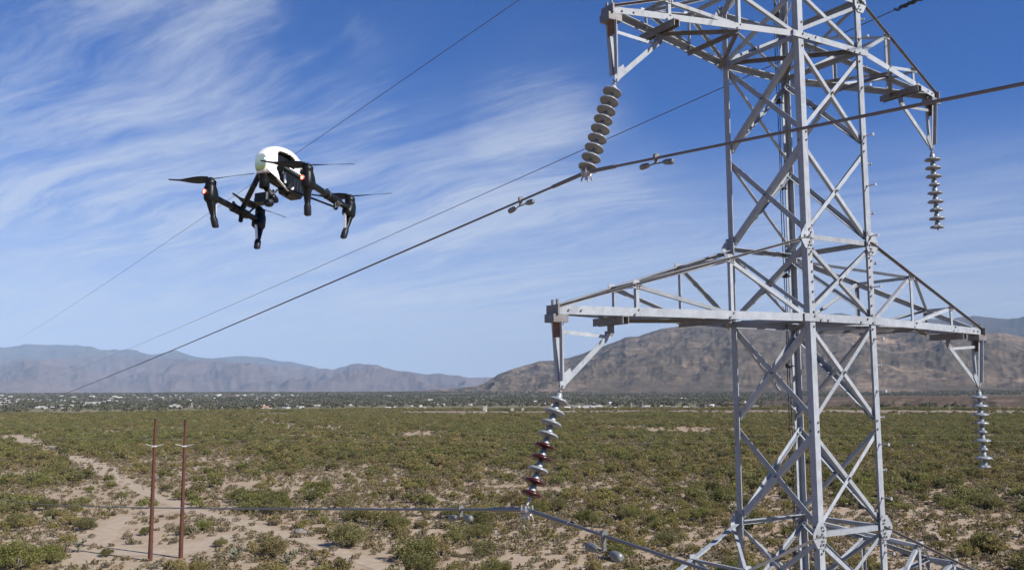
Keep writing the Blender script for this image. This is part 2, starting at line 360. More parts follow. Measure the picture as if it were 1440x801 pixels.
# ------------------------------------------------------------------ far terrain
def range_mesh(name, prof, r0, r1, r2, m, amp, seed, azf, zb, nr=54, na_=620, pw=1.15, jag=6, small=0):
    px = np.array([p[0] for p in prof], float); py = np.array([p[1] for p in prof], float)
    xs = np.linspace(px[0], px[-1], na_); ys = np.interp(xs, px, py) + jag * .12 * (fbm(xs / 9, xs * 0, 4, seed) - .5) * 2
    az = np.zeros(na_); el = np.zeros(na_)
    for i in range(na_):
        d = cam_dir(xs[i], ys[i]); az[i] = math.atan2(d.x, d.y); el[i] = d.z / math.hypot(d.x, d.y)
    r = np.concatenate([np.linspace(r0, r1, nr), np.linspace(r1, r2, 14)[1:]])
    R, A = np.meshgrid(r, az, indexing='ij')
    rl = r1 * (1 + .10 * (fbm(az * azf * 2, az * 0 + 4, 2, seed + 5) - .5))       # the ridge line wanders
    H = CAM_H + el * r1
    t = (R - r0) / (r1 - r0); up_ = np.clip(t, 0, 1) ** pw; dn = np.clip((R - r1) / (r2 - r1), 0, 1)
    shape = np.where(R <= r1, up_, 1 - dn ** 1.2)
    X = R * np.sin(A); Y = R * np.cos(A)
    L = (r1 - r0)
    wx = fbm(X / L * 3, Y / L * 3, 3, seed + 7) * .3; rg = ridged(A * azf + wx, R / L * 1.3 + wx, 5, seed + 1)
    rg2 = ridged(X / L * 6 + wx, Y / L * 6, 4, seed + 3)
    env = np.clip(t, 0, 1) * np.clip(1 - t, 0, 1) * 4 * (R <= r1)
    Z = zb + (H - zb) * shape + amp * env ** .8 * ((rg - .62) * 1.0 + (rg2 - .6) * .45)
    Z = Z + small * np.clip(env, 0, .5) * (fbm(X / 70, Y / 70, 4, seed + 11) - .5)
    Z = np.where(R < r1 * .999, np.minimum(Z, CAM_H + el * R * np.where(t > .85, 1.0, .985)), Z)
    Z[0, :] = zb - 8; Z[-1, :] = zb - 20
    return grid_mesh(name, X, Y, Z, m)
def rock(c1, c2, c3, s1, s2, lo=.42, hi=.6, slope=True):
    c1, c2, c3 = alb(c1), alb(c2), alb(c3)
    def fn(t, b):
        g = t.new('ShaderNodeNewGeometry'); v = g.outputs['Position']
        n = t.noise(v, s1, 8, .68); n2_ = t.noise(v, s2, 6, .7); n4 = t.noise(v, s1 * .22, 4, .6)
        c = t.mix(t.rng(n, .36, .64), (*c1, 1), (*c2, 1))
        c = t.mix(t.rng(t.math('ADD', t.math('MULTIPLY', n4, .6), t.math('MULTIPLY', n2_, .4)), lo + .08, hi + .04), c, (*c3, 1))
        n5 = t.noise(v, s2 * 3.1, 4, .75)
        c = t.mix(t.rng(n2_, .50, .62, 0, .5), c, t.mix(.5, c, (.03, .035, .022, 1)))
        c = t.mix(t.rng(n5, .52, .60, 0, .6), c, (.045, .05, .032, 1)); c = t.mix(t.rng(n5, .36, .28, 0, .5), c, (*c3, 1))
        t.l.new(c, b.inputs['Base Color']); bump(t, b, n, .9, 1.0 / s1 * .10)
    return fn
M_HILL = mat('scrubby_brown_rock', (.15, .12, .1), .95, 0, rock((.075, .066, .052), (.18, .135, .098), (.36, .265, .19), .010, .026, .44, .58), .1)
M_FOOT = mat('pinkish_foothills', (.2, .15, .13), .95, 0, rock((.115, .090, .092), (.185, .135, .13), (.25, .18, .16), .0016, .007), .1)
M_FARR = mat('dark_forested_ridge', (.06, .06, .06), .95, 0, rock((.045, .05, .045), (.09, .085, .075), (.22, .16, .135), .0016, .006, .46, .6), .1)
range_mesh('near_mountain', [(560, 551), (640, 546), (668, 543), (682, 538), (700, 526), (714, 520.6), (735, 514), (761, 507), (777, 506.5), (800, 503), (815, 498), (832, 492), (848, 487), (864, 481), (880, 473.5), (896, 473), (912, 468), (927, 463), (944, 460), (960, 457.5), (991, 457.5), (1023, 454), (1060, 455), (1110, 458), (1160, 461), (1215, 464), (1260, 463), (1300, 462), (1330, 461), (1352, 463), (1376, 468), (1412, 468), (1440, 474), (1500, 472), (1600, 480), (1750, 500), (1900, 540)],
           3400, 6000, 7600, M_HILL, 120, 21, 10, 15, nr=120, na_=1100, pw=1.0, jag=8, small=70)
range_mesh('far_right_ridge', [(900, 520), (1040, 462), (1090, 452), (1140, 446), (1165, 441), (1185, 440), (1205, 446), (1250, 450), (1300, 449), (1335, 448), (1356, 445), (1372, 443.5), (1400, 447), (1420, 448), (1440, 445), (1520, 440), (1620, 452), (1900, 500)],
           9500, 14500, 17000, M_FARR, 450, 41, 7, 15, jag=12)
range_mesh('left_foothills', [(-420, 545), (-300, 520), (-100, 512), (0, 506), (80, 504), (150, 500), (210, 503), (270, 505), (330, 508), (372, 512), (420, 516), (450, 519), (470, 518.5), (490, 513), (505, 511), (530, 513), (560, 521), (580, 523.5), (600, 526), (620, 525), (640, 527), (657, 530), (690, 530), (740, 541), (800, 549)],
           11000, 17500, 20000, M_FOOT, 760, 61, 10, 15, jag=14)
range_mesh('left_far_ridge', [(-520, 540), (-350, 505), (-150, 490), (0, 488.5), (45, 483.5), (75, 485), (105, 484.5), (128, 487), (142, 491), (190, 491.5), (200, 496), (215, 498), (226, 496), (240, 493), (248, 492.5), (262, 497), (275, 501), (305, 504), (330, 500.5), (350, 500.5), (372, 503), (392, 508), (410, 508.5), (432, 514), (460, 520), (560, 540), (620, 550)],
           17000, 23000, 26000, M_FARR, 900, 81, 9, 15, jag=14)

# eroded bluff beyond the wash on the right
xs = np.linspace(985, 1900, 420); top = np.interp(xs, [985, 1040, 1100, 1160, 1240, 1300, 1360, 1440, 1900], [575, 570, 566, 562, 558.5, 558.5, 559.5, 558, 559])
az = np.array([math.atan2(cam_dir(q, 560).x, cam_dir(q, 560).y) for q in xs])
tt = np.linspace(0, 1, 26); Rb, Ab = np.meshgrid(np.concatenate([930 + 130 * tt, [1500, 2600]]), az, indexing='ij')
el = np.array([cam_dir(q, y).z / math.hypot(cam_dir(q, y).x, cam_dir(q, y).y) for q, y in zip(xs, top)])
Hb = CAM_H + el * 1060
Xb = Rb * np.sin(Ab); Yb = Rb * np.cos(Ab); tb = np.clip((Rb - 930) / 130, 0, 1)
gul = ridged(Ab * 60 + fbm(Ab * 30, Rb / 60, 2, 4) * 2, Rb / 220, 4, 77)
Zb = np.maximum(Hb, .5) * np.clip(tb * 1.5 - (1 - gul) * 1.1 * (1 - tb), 0, 1); Zb[-1, :] = 0; Zb[0, :] = -1
M_BLUFF = mat('eroded_bluff', (.2, .15, .12), .95, 0, rock((.09, .068, .05), (.17, .115, .085), (.36, .26, .20), .05, .15, .46, .62), .1)
grid_mesh('bluff', Xb, Yb, Zb, M_BLUFF)

# ------------------------------------------------------------------ transmission tower
TC = Vector((4.2928, 13.7339, 0)); PSI = 0.5549
U = Vector((math.cos(PSI), math.sin(PSI), 0)); NN = Vector((-U.y, U.x, 0)); ZZ = Vector((0, 0, 1))
A0, B0 = .6966, .7486
H1, T1, B2, T2, T3, B3 = [v + CAM_H for v in (5.0506, 5.8411, 1.0106, 2.1421, -1.9137, -3.05)]
MID1, MID2 = 3.5835 + CAM_H, -.4777 + CAM_H
TOPZ = 24.0
def half(z):
    if z >= B3: k = 0 if z < T1 else (z - T1) / (TOPZ - T1) * .93
    else: k = -(B3 - z) / B3 * 2.1
    return A0 * (1 - k), B0 * (1 - k)
def cor(sx, sy, z):
    a, b = half(z); return TC + U * (sx * a) + NN * (sy * b) + ZZ * z
tower = empty('transmission_tower', TC, 'tall galvanised steel lattice tower with bolted crossarms on the right', 'tower')
tower['category'] = 'tower'
SM = {}
def tpart(mb, name, m=M_STEEL, parent=None, label=None): return mb.build(name, m, parent or tower, origin='auto', label=label) if False else _tp(mb, name, m, parent, label)
def _tp(mb, name, m, parent, label):
    me_parent = parent or tower
    o = mb.build(name, m, None, origin='auto', label=label)
    wl = o.location.copy(); o.parent = me_parent
    base = TC if me_parent is tower else SM[me_parent.name]
    o.location = wl - base; SM[o.name] = wl
    return o
corners = [(-1, -1), (1, -1), (1, 1), (-1, 1)]
LEGW = .102
for sx, sy in corners:
    mb = MB(); zs = [-.3, B3, T1, TOPZ - .9]
    for z0, z1 in zip(zs, zs[1:]):
        mb.angle(cor(sx, sy, z0), cor(sx, sy, z1), LEGW if z1 < TOPZ - 1 else .10, U * -sx, NN * -sy, .015)
    leg = _tp(mb, 'leg', M_STEEL, None, None)
    mb = MB()
    for z in (0.0,):
        mb.box(cor(sx, sy, .10), .35, .35, .25, bev=.05)
    _tp(mb, 'footing', mat('concrete', (.35, .34, .32), .9) if 'concrete' not in bpy.data.materials else bpy.data.materials['concrete'], None, None)
    # splice plates and bolt rows, joined per leg
    mb = MB()
    for z in np.arange(T2 - 1.05, T2 + .02, .14).tolist() + [B2 - .12, B2 + .06, H1 - .15, H1 + .2, MID1 - .06, MID1 + .06, MID2 - .06, MID2 + .06, T3 - .2, T3 - .08, T3 + .1, T2 + .12, T1, T1 + .1]:
        c = cor(sx, sy, z)
        mb.bolt(c - U * (sx * .075), NN * sy)
        if abs(z - MID1) < .3 or abs(z - MID2) < .3 or abs(z - T3) < .3: mb.bolt(c - NN * (sy * .075), U * sx)
        if abs(z - T2) < .3 or abs(z - T3) < .3: mb.bolt(c - U * (sx * .115) + ZZ * .04, NN * sy); mb.bolt(c - U * (sx * .035) - ZZ * .04, NN * sy)
    o = _tp(mb, 'bolts', M_BOLT, None, None)
# step bolts up the right leg and the back leg
def step_bolt(p, d, n=True):
    mb = MB(); mb.tube([p, p + d * .15], .009, 6); mb.lathe([(0, 0), (.024, 0), (.024, .012), (0, .012)], p + d * .148, d, 8, sm=False)
    mb.lathe([(0, -.004), (.02, -.004), (.02, .02), (0, .02)], p, d, 6, sm=False)
    return _tp(mb, 'step_bolt', M_GALV, None, None)
k = 0
for z in np.arange(3.0, 22.5, .375):
    z = float(z)
    if k % 2: step_bolt(cor(1, -1, z) + NN * .07, U)
    else: step_bolt(cor(1, -1, z) - U * .05, -NN)
    k += 1
# bracing: faces (corner a, corner b, outward normal)
faces = [((-1, -1), (1, -1), -NN), ((1, -1), (1, 1), U), ((1, 1), (-1, 1), NN), ((-1, 1), (-1, -1), -U)]
panels = [(.3, 4.2), (4.2, 7.4), (7.4, 10.0), (10.0, B3), (B3, T3), (T3, MID2), (MID2, B2), (B2, T2), (T2, MID1), (MID1, H1), (H1, T1), (T1, 22.3), (22.3, 23.1)]
for (ca, cb, nrm) in faces:
    for (z0, z1) in panels:
        w0 = .076 if abs(nrm.dot(U)) > .5 else .056
        if z1 - z0 < 1.3: w0 = .054
        if z0 > T1 - .1: w0 = .042
        off = nrm * -.016
        for fl, (a_, b_) in enumerate(((ca, cb), (cb, ca))):
            p0 = cor(*a_, z0 + .06) + off; p1 = cor(*b_, z1 - .06) + off
            ax = (p1 - p0).normalized(); p0 += ax * .05; p1 -= ax * .05
            side = ax.cross(nrm).normalized()
            o2 = nrm * (-.012 if fl == 0 else -.03)
            mb = MB()
            if fl == 0: mb.angle(p0 + side * w0 * .5 + o2, p1 + side * w0 * .5 + o2, w0, -side, -nrm)
            else: mb.angle(p0 - side * w0 * .5 + o2 - nrm * .0, p1 - side * w0 * .5 + o2, w0, side, -nrm)
            _tp(mb, 'diagonal_brace', M_STEEL, None, None)
        if z1 - z0 > 1.1 and z0 > 9:
            mb = MB(); pm = (cor(*ca, (z0 + z1) / 2) + cor(*cb, (z0 + z1) / 2)) / 2 - nrm * .02; mb.bolt(pm, nrm, .018, .03); _tp(mb, 'crossing_bolt', M_BOLT, None, None)
    for z in (T1, H1, T2, B2, T3, B3, 10.0, 7.4, 4.2, 22.3):
        if z in (H1, B2, B3) and abs(nrm.dot(NN)) > .5: continue      # the crossarm chords run here
        if z in (T1, T2, T3) and nrm.dot(U) < -.5: continue           # open at the arm roots
        mb = MB(); p0 = cor(*ca, z) - nrm * .018; p1 = cor(*cb, z) - nrm * .018; ax = (p1 - p0).normalized()
        mb.angle(p0 + ax * .06 + ZZ * .035, p1 - ax * .06 + ZZ * .035, .07, -ZZ, -nrm)
        _tp(mb, 'strut', M_STEEL, None, None)
# plan bracing
for z in (H1, B2, B3):
    for (a_, b_) in (((-1, -1), (1, 1)), ((1, -1), (-1, 1))):
        mb = MB(); dz = ZZ * (.05 if a_ == (1, -1) else -.03); p0 = cor(*a_, z) + dz; p1 = cor(*b_, z) + dz; ax = (p1 - p0).normalized()
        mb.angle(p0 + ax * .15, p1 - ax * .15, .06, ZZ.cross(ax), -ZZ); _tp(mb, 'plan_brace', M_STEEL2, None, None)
# gussets on the legs where arm chords land
def gusset(c, e1, e2, nrm, w_, h_, name='gusset_plate'):
    g = MB(); pr = [(-w_ * .35, -h_), (w_ * .55, -h_), (w_, -h_ * .45), (w_, h_ * .5), (w_ * .55, h_), (-w_ * .2, h_), (-w_, h_ * .15), (-w_, -h_ * .25)]
    g.prism(pr, c, c + nrm * .012, e1, e2)
    o = _tp(g, name, M_STEEL, None, None)
    b_ = MB()
    for (x, y) in ((.3, .62), (.55, .35), (.3, .1), (.55, -.15), (.3, -.45), (.1, -.75), (.5, -.72), (-.45, 0.02)):
        b_.bolt(c + e1 * (x * w_) + e2 * (y * h_) + nrm * .012, nrm, .014)
    ob = _tp(b_, 'gusset_bolts', M_BOLT, o, None)
for z in (T1, T2, T3):
    for sx in (-1, 1):
        for sy in (-1, 1): gusset(cor(sx, sy, z) + NN * (sy * .002), U * -sx, ZZ, NN * sy, .13, .17)

# ---- crossarms
ARMS = [(3.5006, H1, T1), (4.4291, B2, T2), (4.0, B3, T3)]
for AL, zb_, zt_ in ARMS:
    CHW = .108 if zb_ == B2 else .088
    # the continuous lower chord over the body faces
    for sy in (-1, 1):
        mb = MB(); nrm = NN * sy
        p0 = cor(-1, sy, zb_) + nrm * .016 - U * .12; p1 = cor(1, sy, zb_) + nrm * .016 + U * .12
        mb.angle(p0 + ZZ * CHW * .5, p1 + ZZ * CHW * .5, CHW, -ZZ, -nrm); _tp(mb, 'body_chord', M_STEEL, None, None)
        bb = MB()
        for s_ in (-.62, -.5, -.35, .35, .5, .62): bb.bolt(TC + U * s_ + NN * (sy * (B0 + .016)) + ZZ * (zb_ + random.choice((-.03, .02))), nrm)
        _tp(bb, 'bolts', M_BOLT, None, None)
    for s in (-1, 1):
        arm = bpy.data.objects.new('crossarm', None); COL.objects.link(arm); arm.parent = tower; arm.empty_display_size = .1
        al = TC + U * (s * A0) + ZZ * zb_; arm.location = al - TC; SM[arm.name] = al
        tip = TC + U * (s * AL) + ZZ * zb_
        def lo(t, sy): return cor(s, sy, zb_) * (1 - t) + (tip + NN * (sy * .05)) * t
        def hi(t, sy): return cor(s, sy, zt_) * (1 - t) + (tip + NN * (sy * .05) + ZZ * .06) * t
        js = (.335, .71)
        sh = (-1, 1)
        for sy in sh:
            nrm = NN * sy
            ax = (lo(1, sy) - lo(0, sy)).normalized()
            no = ax.cross(ZZ); no = no if no.dot(nrm) > 0 else -no
            mb = MB(); mb.angle(lo(0, sy) + ax * .125 + ZZ * CHW * .5 + no * .012, lo(1, sy) + ZZ * CHW * .5 + no * .012, CHW, -ZZ, -no)
            _tp(mb, 'lower_chord', M_STEEL, arm, None)
            mb = MB(); axt = (hi(1, sy) - hi(0, sy)).normalized(); upv = no.cross(axt); upv = upv if upv.z > 0 else -upv
            
            if sy < 0: mb.angle(hi(0, sy) + axt * -.05 + no * .012, hi(1, sy) + no * .012, .036, no, -upv); _tp(mb, 'upper_chord', M_STEEL2, arm, None)  # near chord in brown steel, darker to paint its shaded underside
            else: mb.angle(hi(0, sy) + axt * -.05 + no * .02, hi(1, sy) + no * .02, .07, -no, -upv); _tp(mb, 'upper_chord', M_STEEL, arm, None)
            bb = MB()
            for t in js:
                p0 = lo(t, sy) - no * .002; p1 = hi(t, sy) - no * .002
                mb = MB(); mb.angle(p0 - ZZ * .0, p1 - ZZ * .01, .05, U * -s, -no); _tp(mb, 'post', M_STEEL, arm, None)
                mb = MB(); mb.prism([(-.05, -.07), (.09, -.07), (.09, .0), (.03, .04), (-.05, .04)], p1 + no * .004, p1 + no * .012, U * -s, ZZ); _tp(mb, 'joint_plate', M_STEEL, arm, None)
                for dx in (-.02, .02, .06): bb.bolt(p1 + no * .012 - U * s * dx - ZZ * (.03 + .01 * (dx > 0)), no, .012)
                for dx in (-.03, .03): bb.bolt(p0 + no * .014 + U * dx + ZZ * (.03 * (1 if dx > 0 else -1)), no, .013)
            for dx in (.15, .32): bb.bolt(lo(1, sy) - ax * dx + no * .012, no, .013)
            _tp(bb, 'bolts', M_BOLT, arm, None)
            for ta, tb_ in ((js[0], 0.0), (js[1], js[0])):
                p0 = hi(ta, sy) - no * .02 - ZZ * .03; p1 = lo(tb_ + .02, sy) - no * .02 + ZZ * .04; a2 = (p1 - p0).normalized(); sd = a2.cross(no)
                mb = MB(); mb.angle(p0 + sd * .025, p1 + sd * .025, .05, -sd, -no); _tp(mb, 'diagonal', M_STEEL, arm, None)
        for i, t in enumerate(js):
            mb = MB(); mb.angle(hi(t, -1) - ZZ * .01, hi(t, 1) - ZZ * .01, .05, U * s, -ZZ); _tp(mb, 'top_strut', M_STEEL, arm, None)
            if i == 0:
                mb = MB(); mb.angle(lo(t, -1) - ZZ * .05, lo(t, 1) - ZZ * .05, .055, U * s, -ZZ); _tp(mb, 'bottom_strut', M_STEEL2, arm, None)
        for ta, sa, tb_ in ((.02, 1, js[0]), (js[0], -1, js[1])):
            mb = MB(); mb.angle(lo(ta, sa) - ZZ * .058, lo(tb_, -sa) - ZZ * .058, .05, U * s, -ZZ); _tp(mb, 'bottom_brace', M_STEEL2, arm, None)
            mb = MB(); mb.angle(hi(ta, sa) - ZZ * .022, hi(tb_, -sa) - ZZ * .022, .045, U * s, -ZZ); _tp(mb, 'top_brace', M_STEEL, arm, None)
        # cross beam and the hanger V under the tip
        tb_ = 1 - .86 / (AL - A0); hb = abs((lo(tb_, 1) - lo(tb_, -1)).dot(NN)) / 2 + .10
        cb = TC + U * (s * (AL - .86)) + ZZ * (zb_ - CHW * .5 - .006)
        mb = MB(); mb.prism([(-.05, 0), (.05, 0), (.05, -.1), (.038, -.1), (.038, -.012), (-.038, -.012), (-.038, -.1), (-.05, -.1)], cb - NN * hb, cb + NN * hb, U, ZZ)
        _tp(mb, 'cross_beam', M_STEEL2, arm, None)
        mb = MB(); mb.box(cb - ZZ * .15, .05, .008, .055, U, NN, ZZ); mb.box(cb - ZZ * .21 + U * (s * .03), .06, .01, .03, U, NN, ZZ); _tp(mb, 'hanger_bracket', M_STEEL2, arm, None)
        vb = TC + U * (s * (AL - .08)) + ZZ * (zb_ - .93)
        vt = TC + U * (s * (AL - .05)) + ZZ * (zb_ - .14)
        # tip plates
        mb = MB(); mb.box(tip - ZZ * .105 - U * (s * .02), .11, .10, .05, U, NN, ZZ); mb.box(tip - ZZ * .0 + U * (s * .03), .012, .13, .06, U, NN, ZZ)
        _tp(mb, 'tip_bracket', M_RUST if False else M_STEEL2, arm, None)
        mb = MB()
        for dx in (-.05, .05): mb.tube([tip + NN * dx + ZZ * .03, tip + NN * dx + ZZ * .13], .018, 6)
        _tp(mb, 'tip_bolts', M_BOLT, arm, None)
        for sy in (-1, 1):
            mb = MB(); mb.angle(vt + NN * (sy * .055) + U * (s * .03), vb + NN * (sy * .02) + U * (s * .03) + ZZ * .06, .06, U * -s, NN * sy); _tp(mb, 'hanger_post', M_STEEL, arm, None)
        mb = MB(); mb.box(vt - ZZ * .10 + U * (s * .036), .006, .058, .10, U, NN, ZZ); _tp(mb, 'hanger_splice', M_RUST, arm, 'rust brown splice plate at the top of the hanger')
        db = cb - ZZ * .23 + U * (s * .03); a2 = (vb - db).normalized(); sd = a2.cross(NN)
        mb = MB(); mb.angle(db + sd * .035 - NN * .012, vb - sd * -.035 - a2 * .03 - NN * .012, .07, -sd, NN); _tp(mb, 'hanger_diagonal', M_STEEL, arm, None)
        mb = MB(); mb.angle(vt - ZZ * .10 - U * (s * .02), db + ZZ * .0, .045, ZZ * -1, NN); _tp(mb, 'hanger_tie', M_STEEL, arm, None)
        mb = MB(); mb.prism([(-.035, .16), (.035, .16), (.12, .22), (.15, .15), (.03, -.03), (-.03, -.03)], vb - NN * .026, vb - NN * .014, U * -s, ZZ); _tp(mb, 'hanger_plate', M_STEEL, arm, None)
        mb = MB(); mb.tube([vb - ZZ * .005 - NN * .04, vb - ZZ * .005 + NN * .04], .015, 6); _tp(mb, 'hanger_pin', M_BOLT, arm, None)
# earth wire peak
mb = MB(); mb.box(TC + ZZ * 23.9, .06, .12, .22, U, NN, ZZ); _tp(mb, 'peak_plate', M_STEEL, None, None)

# twin cable clipped inside the back leg
cb0 = cor(1, 1, 12) ; cdir = -U * .20 - NN * .04
cable = empty('leg_cable', cor(1, 1, .2) + cdir, 'thin black twin cable running down inside the back leg of the lattice tower', 'cable')
cpos = cable.location.copy()
def cab(name, mb, m):
    o = mb.build(name, m, None, origin='auto'); wl = o.location.copy(); o.parent = cable; o.location = wl - cpos; return o
for dx in (0, .045):
    mb = MB(); pts = []
    for z in np.arange(.2, 22.0, .5): pts.append(cor(1, 1, float(z)) + cdir - U * dx + U * .008 * math.sin(z * 2.3 + dx * 40))
    mb.tube(pts, .007, 6); cab('cable', mb, M_BLK)
for z in np.arange(1.2, 22, 1.42):
    p = cor(1, 1, float(z)) + cdir - U * .022; mb = MB(); mb.lathe([(0, -.035), (.045, -.035), (.05, 0), (.045, .035), (0, .035)], p, ZZ, 10)
    mb.tube([p, p - cdir * .75], .012, 6); cab('cable_clamp', mb, M_BLK)

# ------------------------------------------------------------------ insulator strings
def parted(base):
    def f(name, mb, m, parent=None, label=None):
        o = mb.build(name, m, None, origin=base, label=label); o.parent = parent or root_[0]
        o.location = (0, 0, 0); return o
    root_ = [None]; f.root = root_; return f
DISC = [(.045, .0), (.066, .001), (.098, .008), (.119, .019), (.128, .029), (.130, .037), (.127, .045), (.119, .047), (.113, .041), (.108, .052), (.098, .044), (.088, .054), (.074, .046), (.060, .056), (.045, .048), (.025, .060)]
CAPP = [(0, -.084), (.022, -.084), (.025, -.072), (.036, -.064), (.042, -.048), (.044, -.012), (.050, .002), (.04, .01)]
def insulator(top, axis, colours, label, chips={}, clamp=None, group='disc insulator strings hanging from the tower'):
    top, axis = vec(top), vec(axis).normalized(); root = empty('insulator_string', top, label, 'insulator', group)
    P = parted(top); P.root[0] = root
    mb = MB(); mb.tube([top + ZZ * .015, top + axis * .07], .014, 6); mb.lathe([(0, .03), (.028, .035), (.028, .06), (0, .065)], top, axis, 8); P('shackle', mb, M_BOLT)
    for i, cc in enumerate(colours):
        o = top + axis * (.135 + .146 * i); d = MB(); ch = None
        if i in chips:
            rr = random.Random(i * 7 + len(label)); base = chips[i]; prof = [base * rr.uniform(.72, 1.12) if base < .95 else 1 for _ in range(20)]
            ch = (lambda pf: (lambda k_, r_: 1 if r_ < .05 else min(1, pf[k_])))(prof)
        lab = {'R': 'oxblood red porcelain disc'}.get(cc)
        if i in chips: lab = 'broken grey disc with chipped edge'
        d.lathe(DISC, o, axis, 20, ch); dm = P('insulator_disc', d, {'G': M_PORC, 'B': M_PORC_B, 'R': M_RED}[cc], None, lab)
        cpm = MB(); cpm.lathe(CAPP, o, axis, 14); cpm.tube([o + axis * .05, o + axis * .09], .012, 6); P('cap', cpm, M_CAP, dm)
    end = top + axis * (.135 + .146 * len(colours) - .075)
    return root, P, end
GR = 'discs'
def suspension(P, end, q, dl, dr):
    """suspension clamp from the last disc at end to the wire at q; dl, dr = wire directions"""
    mb = MB(); mb.tube([end - ZZ * 0, q + ZZ * .05], .016, 6); P('clamp_link', mb, M_GALV)
    tdir = (dr - dl).normalized()
    mb = MB(); mb.tube([q + dl * .10, q + dl * .05 - ZZ * .01, q - ZZ * .012, q + dr * .05 - ZZ * .01, q + dr * .10], [.022, .035, .040, .035, .022], 8); P('clamp_body', mb, M_GALV)
    sd = tdir.cross(ZZ).normalized()
    for k_ in (-1, 1):
        mb = MB(); c = q + tdir * (.045 * k_); mb.tube([c + sd * .045 + ZZ * .05, c + sd * .05, c + sd * .02 - ZZ * .06, c - sd * .02 - ZZ * .06, c - sd * .05, c - sd * .045 + ZZ * .05], .010, 6); P('u_bolt', mb, M_GALV)
    for k_ in (-1, 1):
        mb = MB(); c = q + tdir * (.045 * k_); mb.tube([c + sd * .03 - ZZ * .05, c + sd * .055 - ZZ * .12], [.013, .009], 6); mb.tube([c - sd * .03 - ZZ * .05, c - sd * .055 - ZZ * .12], [.013, .009], 6); P('clamp_bolts', mb, M_GALV)
ZC = Vector((0, 0, CAM_H))
def vbot(AL, s, z): return TC + U * (s * (AL - .08)) + ZZ * (z - .93)
Q1 = Vector((.960, 11.61, 2.79)) + ZC; Q2 = Vector((.162, 11.03, -1.35)) + ZC
THL = 2.1188; DL = Vector((math.cos(THL), math.sin(THL), 0))
R1v = Vector((2.90714709, -4.82923372, -0.49420719)); R1h = math.hypot(R1v.x, R1v.y)
DR1 = R1v / R1h
DR2 = Vector((0.52163661, -0.85316777, -0.07402193))
top1 = vbot(3.5006, -1, H1) - ZZ * .03; top2 = vbot(4.4291, -1, B2) - ZZ * .03
for top, q, cols, lab, dr in ((top1, Q1, 'GGGGGGGGG', 'grey nine disc insulator string swung left under the upper left crossarm', DR1),
                              (top2, Q2, 'BBBBRRBRR', 'insulator string mixing pale grey and four dark red discs under the middle left crossarm', DR2)):
    ax = (q - top).normalized(); L = (q - top).length
    root, P, end = insulator(top, ax, cols, lab)
    suspension(P, end, q, DL + ZZ * -.06, dr)
insulator(vbot(3.5006, 1, H1) - ZZ * .03, Vector((.02, 0, -1)), 'GGGGGGGGG', 'grey insulator string with chipped discs hanging free under the upper right crossarm', {3: .7, 4: .93, 6: .9, 8: .85})
insulator(vbot(4.4291, 1, B2) - ZZ * .03, Vector((.02, 0, -1)), 'BBBBBBBBB', 'pale insulator string with broken discs hanging free under the middle right crossarm', {3: .92, 4: .68, 6: .62, 8: .8})

# ------------------------------------------------------------------ wires
def span(p0, d, s, q, length, n=70):
    t = np.concatenate([np.linspace(0, 3, 8)[:-1], np.geomspace(3, length, n)]) if length > 5 else np.linspace(0, length, 12)
    return [vec(p0) + vec((d.x, d.y, 0)) * float(k_) + ZZ * float(s * k_ + q * k_ * k_) for k_ in t]
def wire(name, ptsL, ptsR, r, m, label, rods=None, cat='power line'):
    root = empty(name, ptsR[0] if ptsR else ptsL[0], label, cat); P = parted(root.location.copy()); P.root[0] = root
    pts = list(reversed(ptsL)) + (ptsR[1:] if ptsR else [])
    mb = MB(); mb.tube(pts, r, 8); P('strand', mb, m)
    if rods:
        L_, R_, rl, rr = rods
        for pl, ln in ((ptsL, rl), (ptsR, rr)):
            d = (pl[2] - pl[0]).normalized(); p = pl[0]; mb = MB()
            # follow the wire exactly by sampling it
            ps = [p]; acc = 0
            for a_, b_ in zip(pl, pl[1:]):
                sg = (b_ - a_).length
                if acc + sg >= ln: ps.append(a_ + (b_ - a_) * ((ln - acc) / sg)); break
                acc += sg; ps.append(b_)
            mb.tube(ps, [R_] * (len(ps) - 1) + [R_ * .96], 10); P('armour_rods', mb, m)
    return root
R1pts = [Q1 + DR1 * float(k_) for k_ in np.linspace(0, 40, 20)]
R2pts = [Q2 + DR2 * float(k_) for k_ in np.linspace(0, 40, 20)]
L1 = span(Q1, DL, -.0524, .000097, 420); L2 = span(Q2, DL, -.1014, .000087, 420)
wire('power_conductor', L1, R1pts, .0165, M_WIRE, 'thick power conductor rising from lower left past the drone and across the tower', (0, .026, .78, .60))
wire('power_conductor', L2, R2pts, .0175, M_WIRE2, 'thick pale conductor held by the red and grey insulator string, low over the scrub', (0, .027, .85, .85))
PA = TC + ZZ * (8.986 + CAM_H)
wire('shield_wire', span(PA, DL, -.0034, .000043, 420), [PA, PA + DR1 * 40], .0085, M_SHIELD, 'thin shield wire crossing the sky behind the drone to the tower top')
PB = vec(cam_dir(1010, 126) * 20) + ZC
RB = [PB + Vector((.5157, -.8567, .0378)) * float(k_) for k_ in (0, 2, 4.0, 5.2)]
wb = wire('shield_wire', span(PB, DL, -.037785, .0000676, 520), RB, .0095, M_SHIELD, 'thin wire passing behind the tower between the two upper left insulators')
Pw = parted(wb.location.copy()); Pw.root[0] = wb
e0 = RB[-1]; dd = (RB[-1] - RB[0]).normalized(); mb = MB()
hel = [e0 - dd * 1.0 + dd * (k_ * .02) + (ZZ * math.cos(k_ * .9) + dd.cross(ZZ) * math.sin(k_ * .9)) * .035 for k_ in range(60)]
mb.tube(hel, .014, 5); mb.tube([e0 - dd * .9, e0 + dd * .25], .028, 8); Pw('spiral_grip', mb, M_BLK)
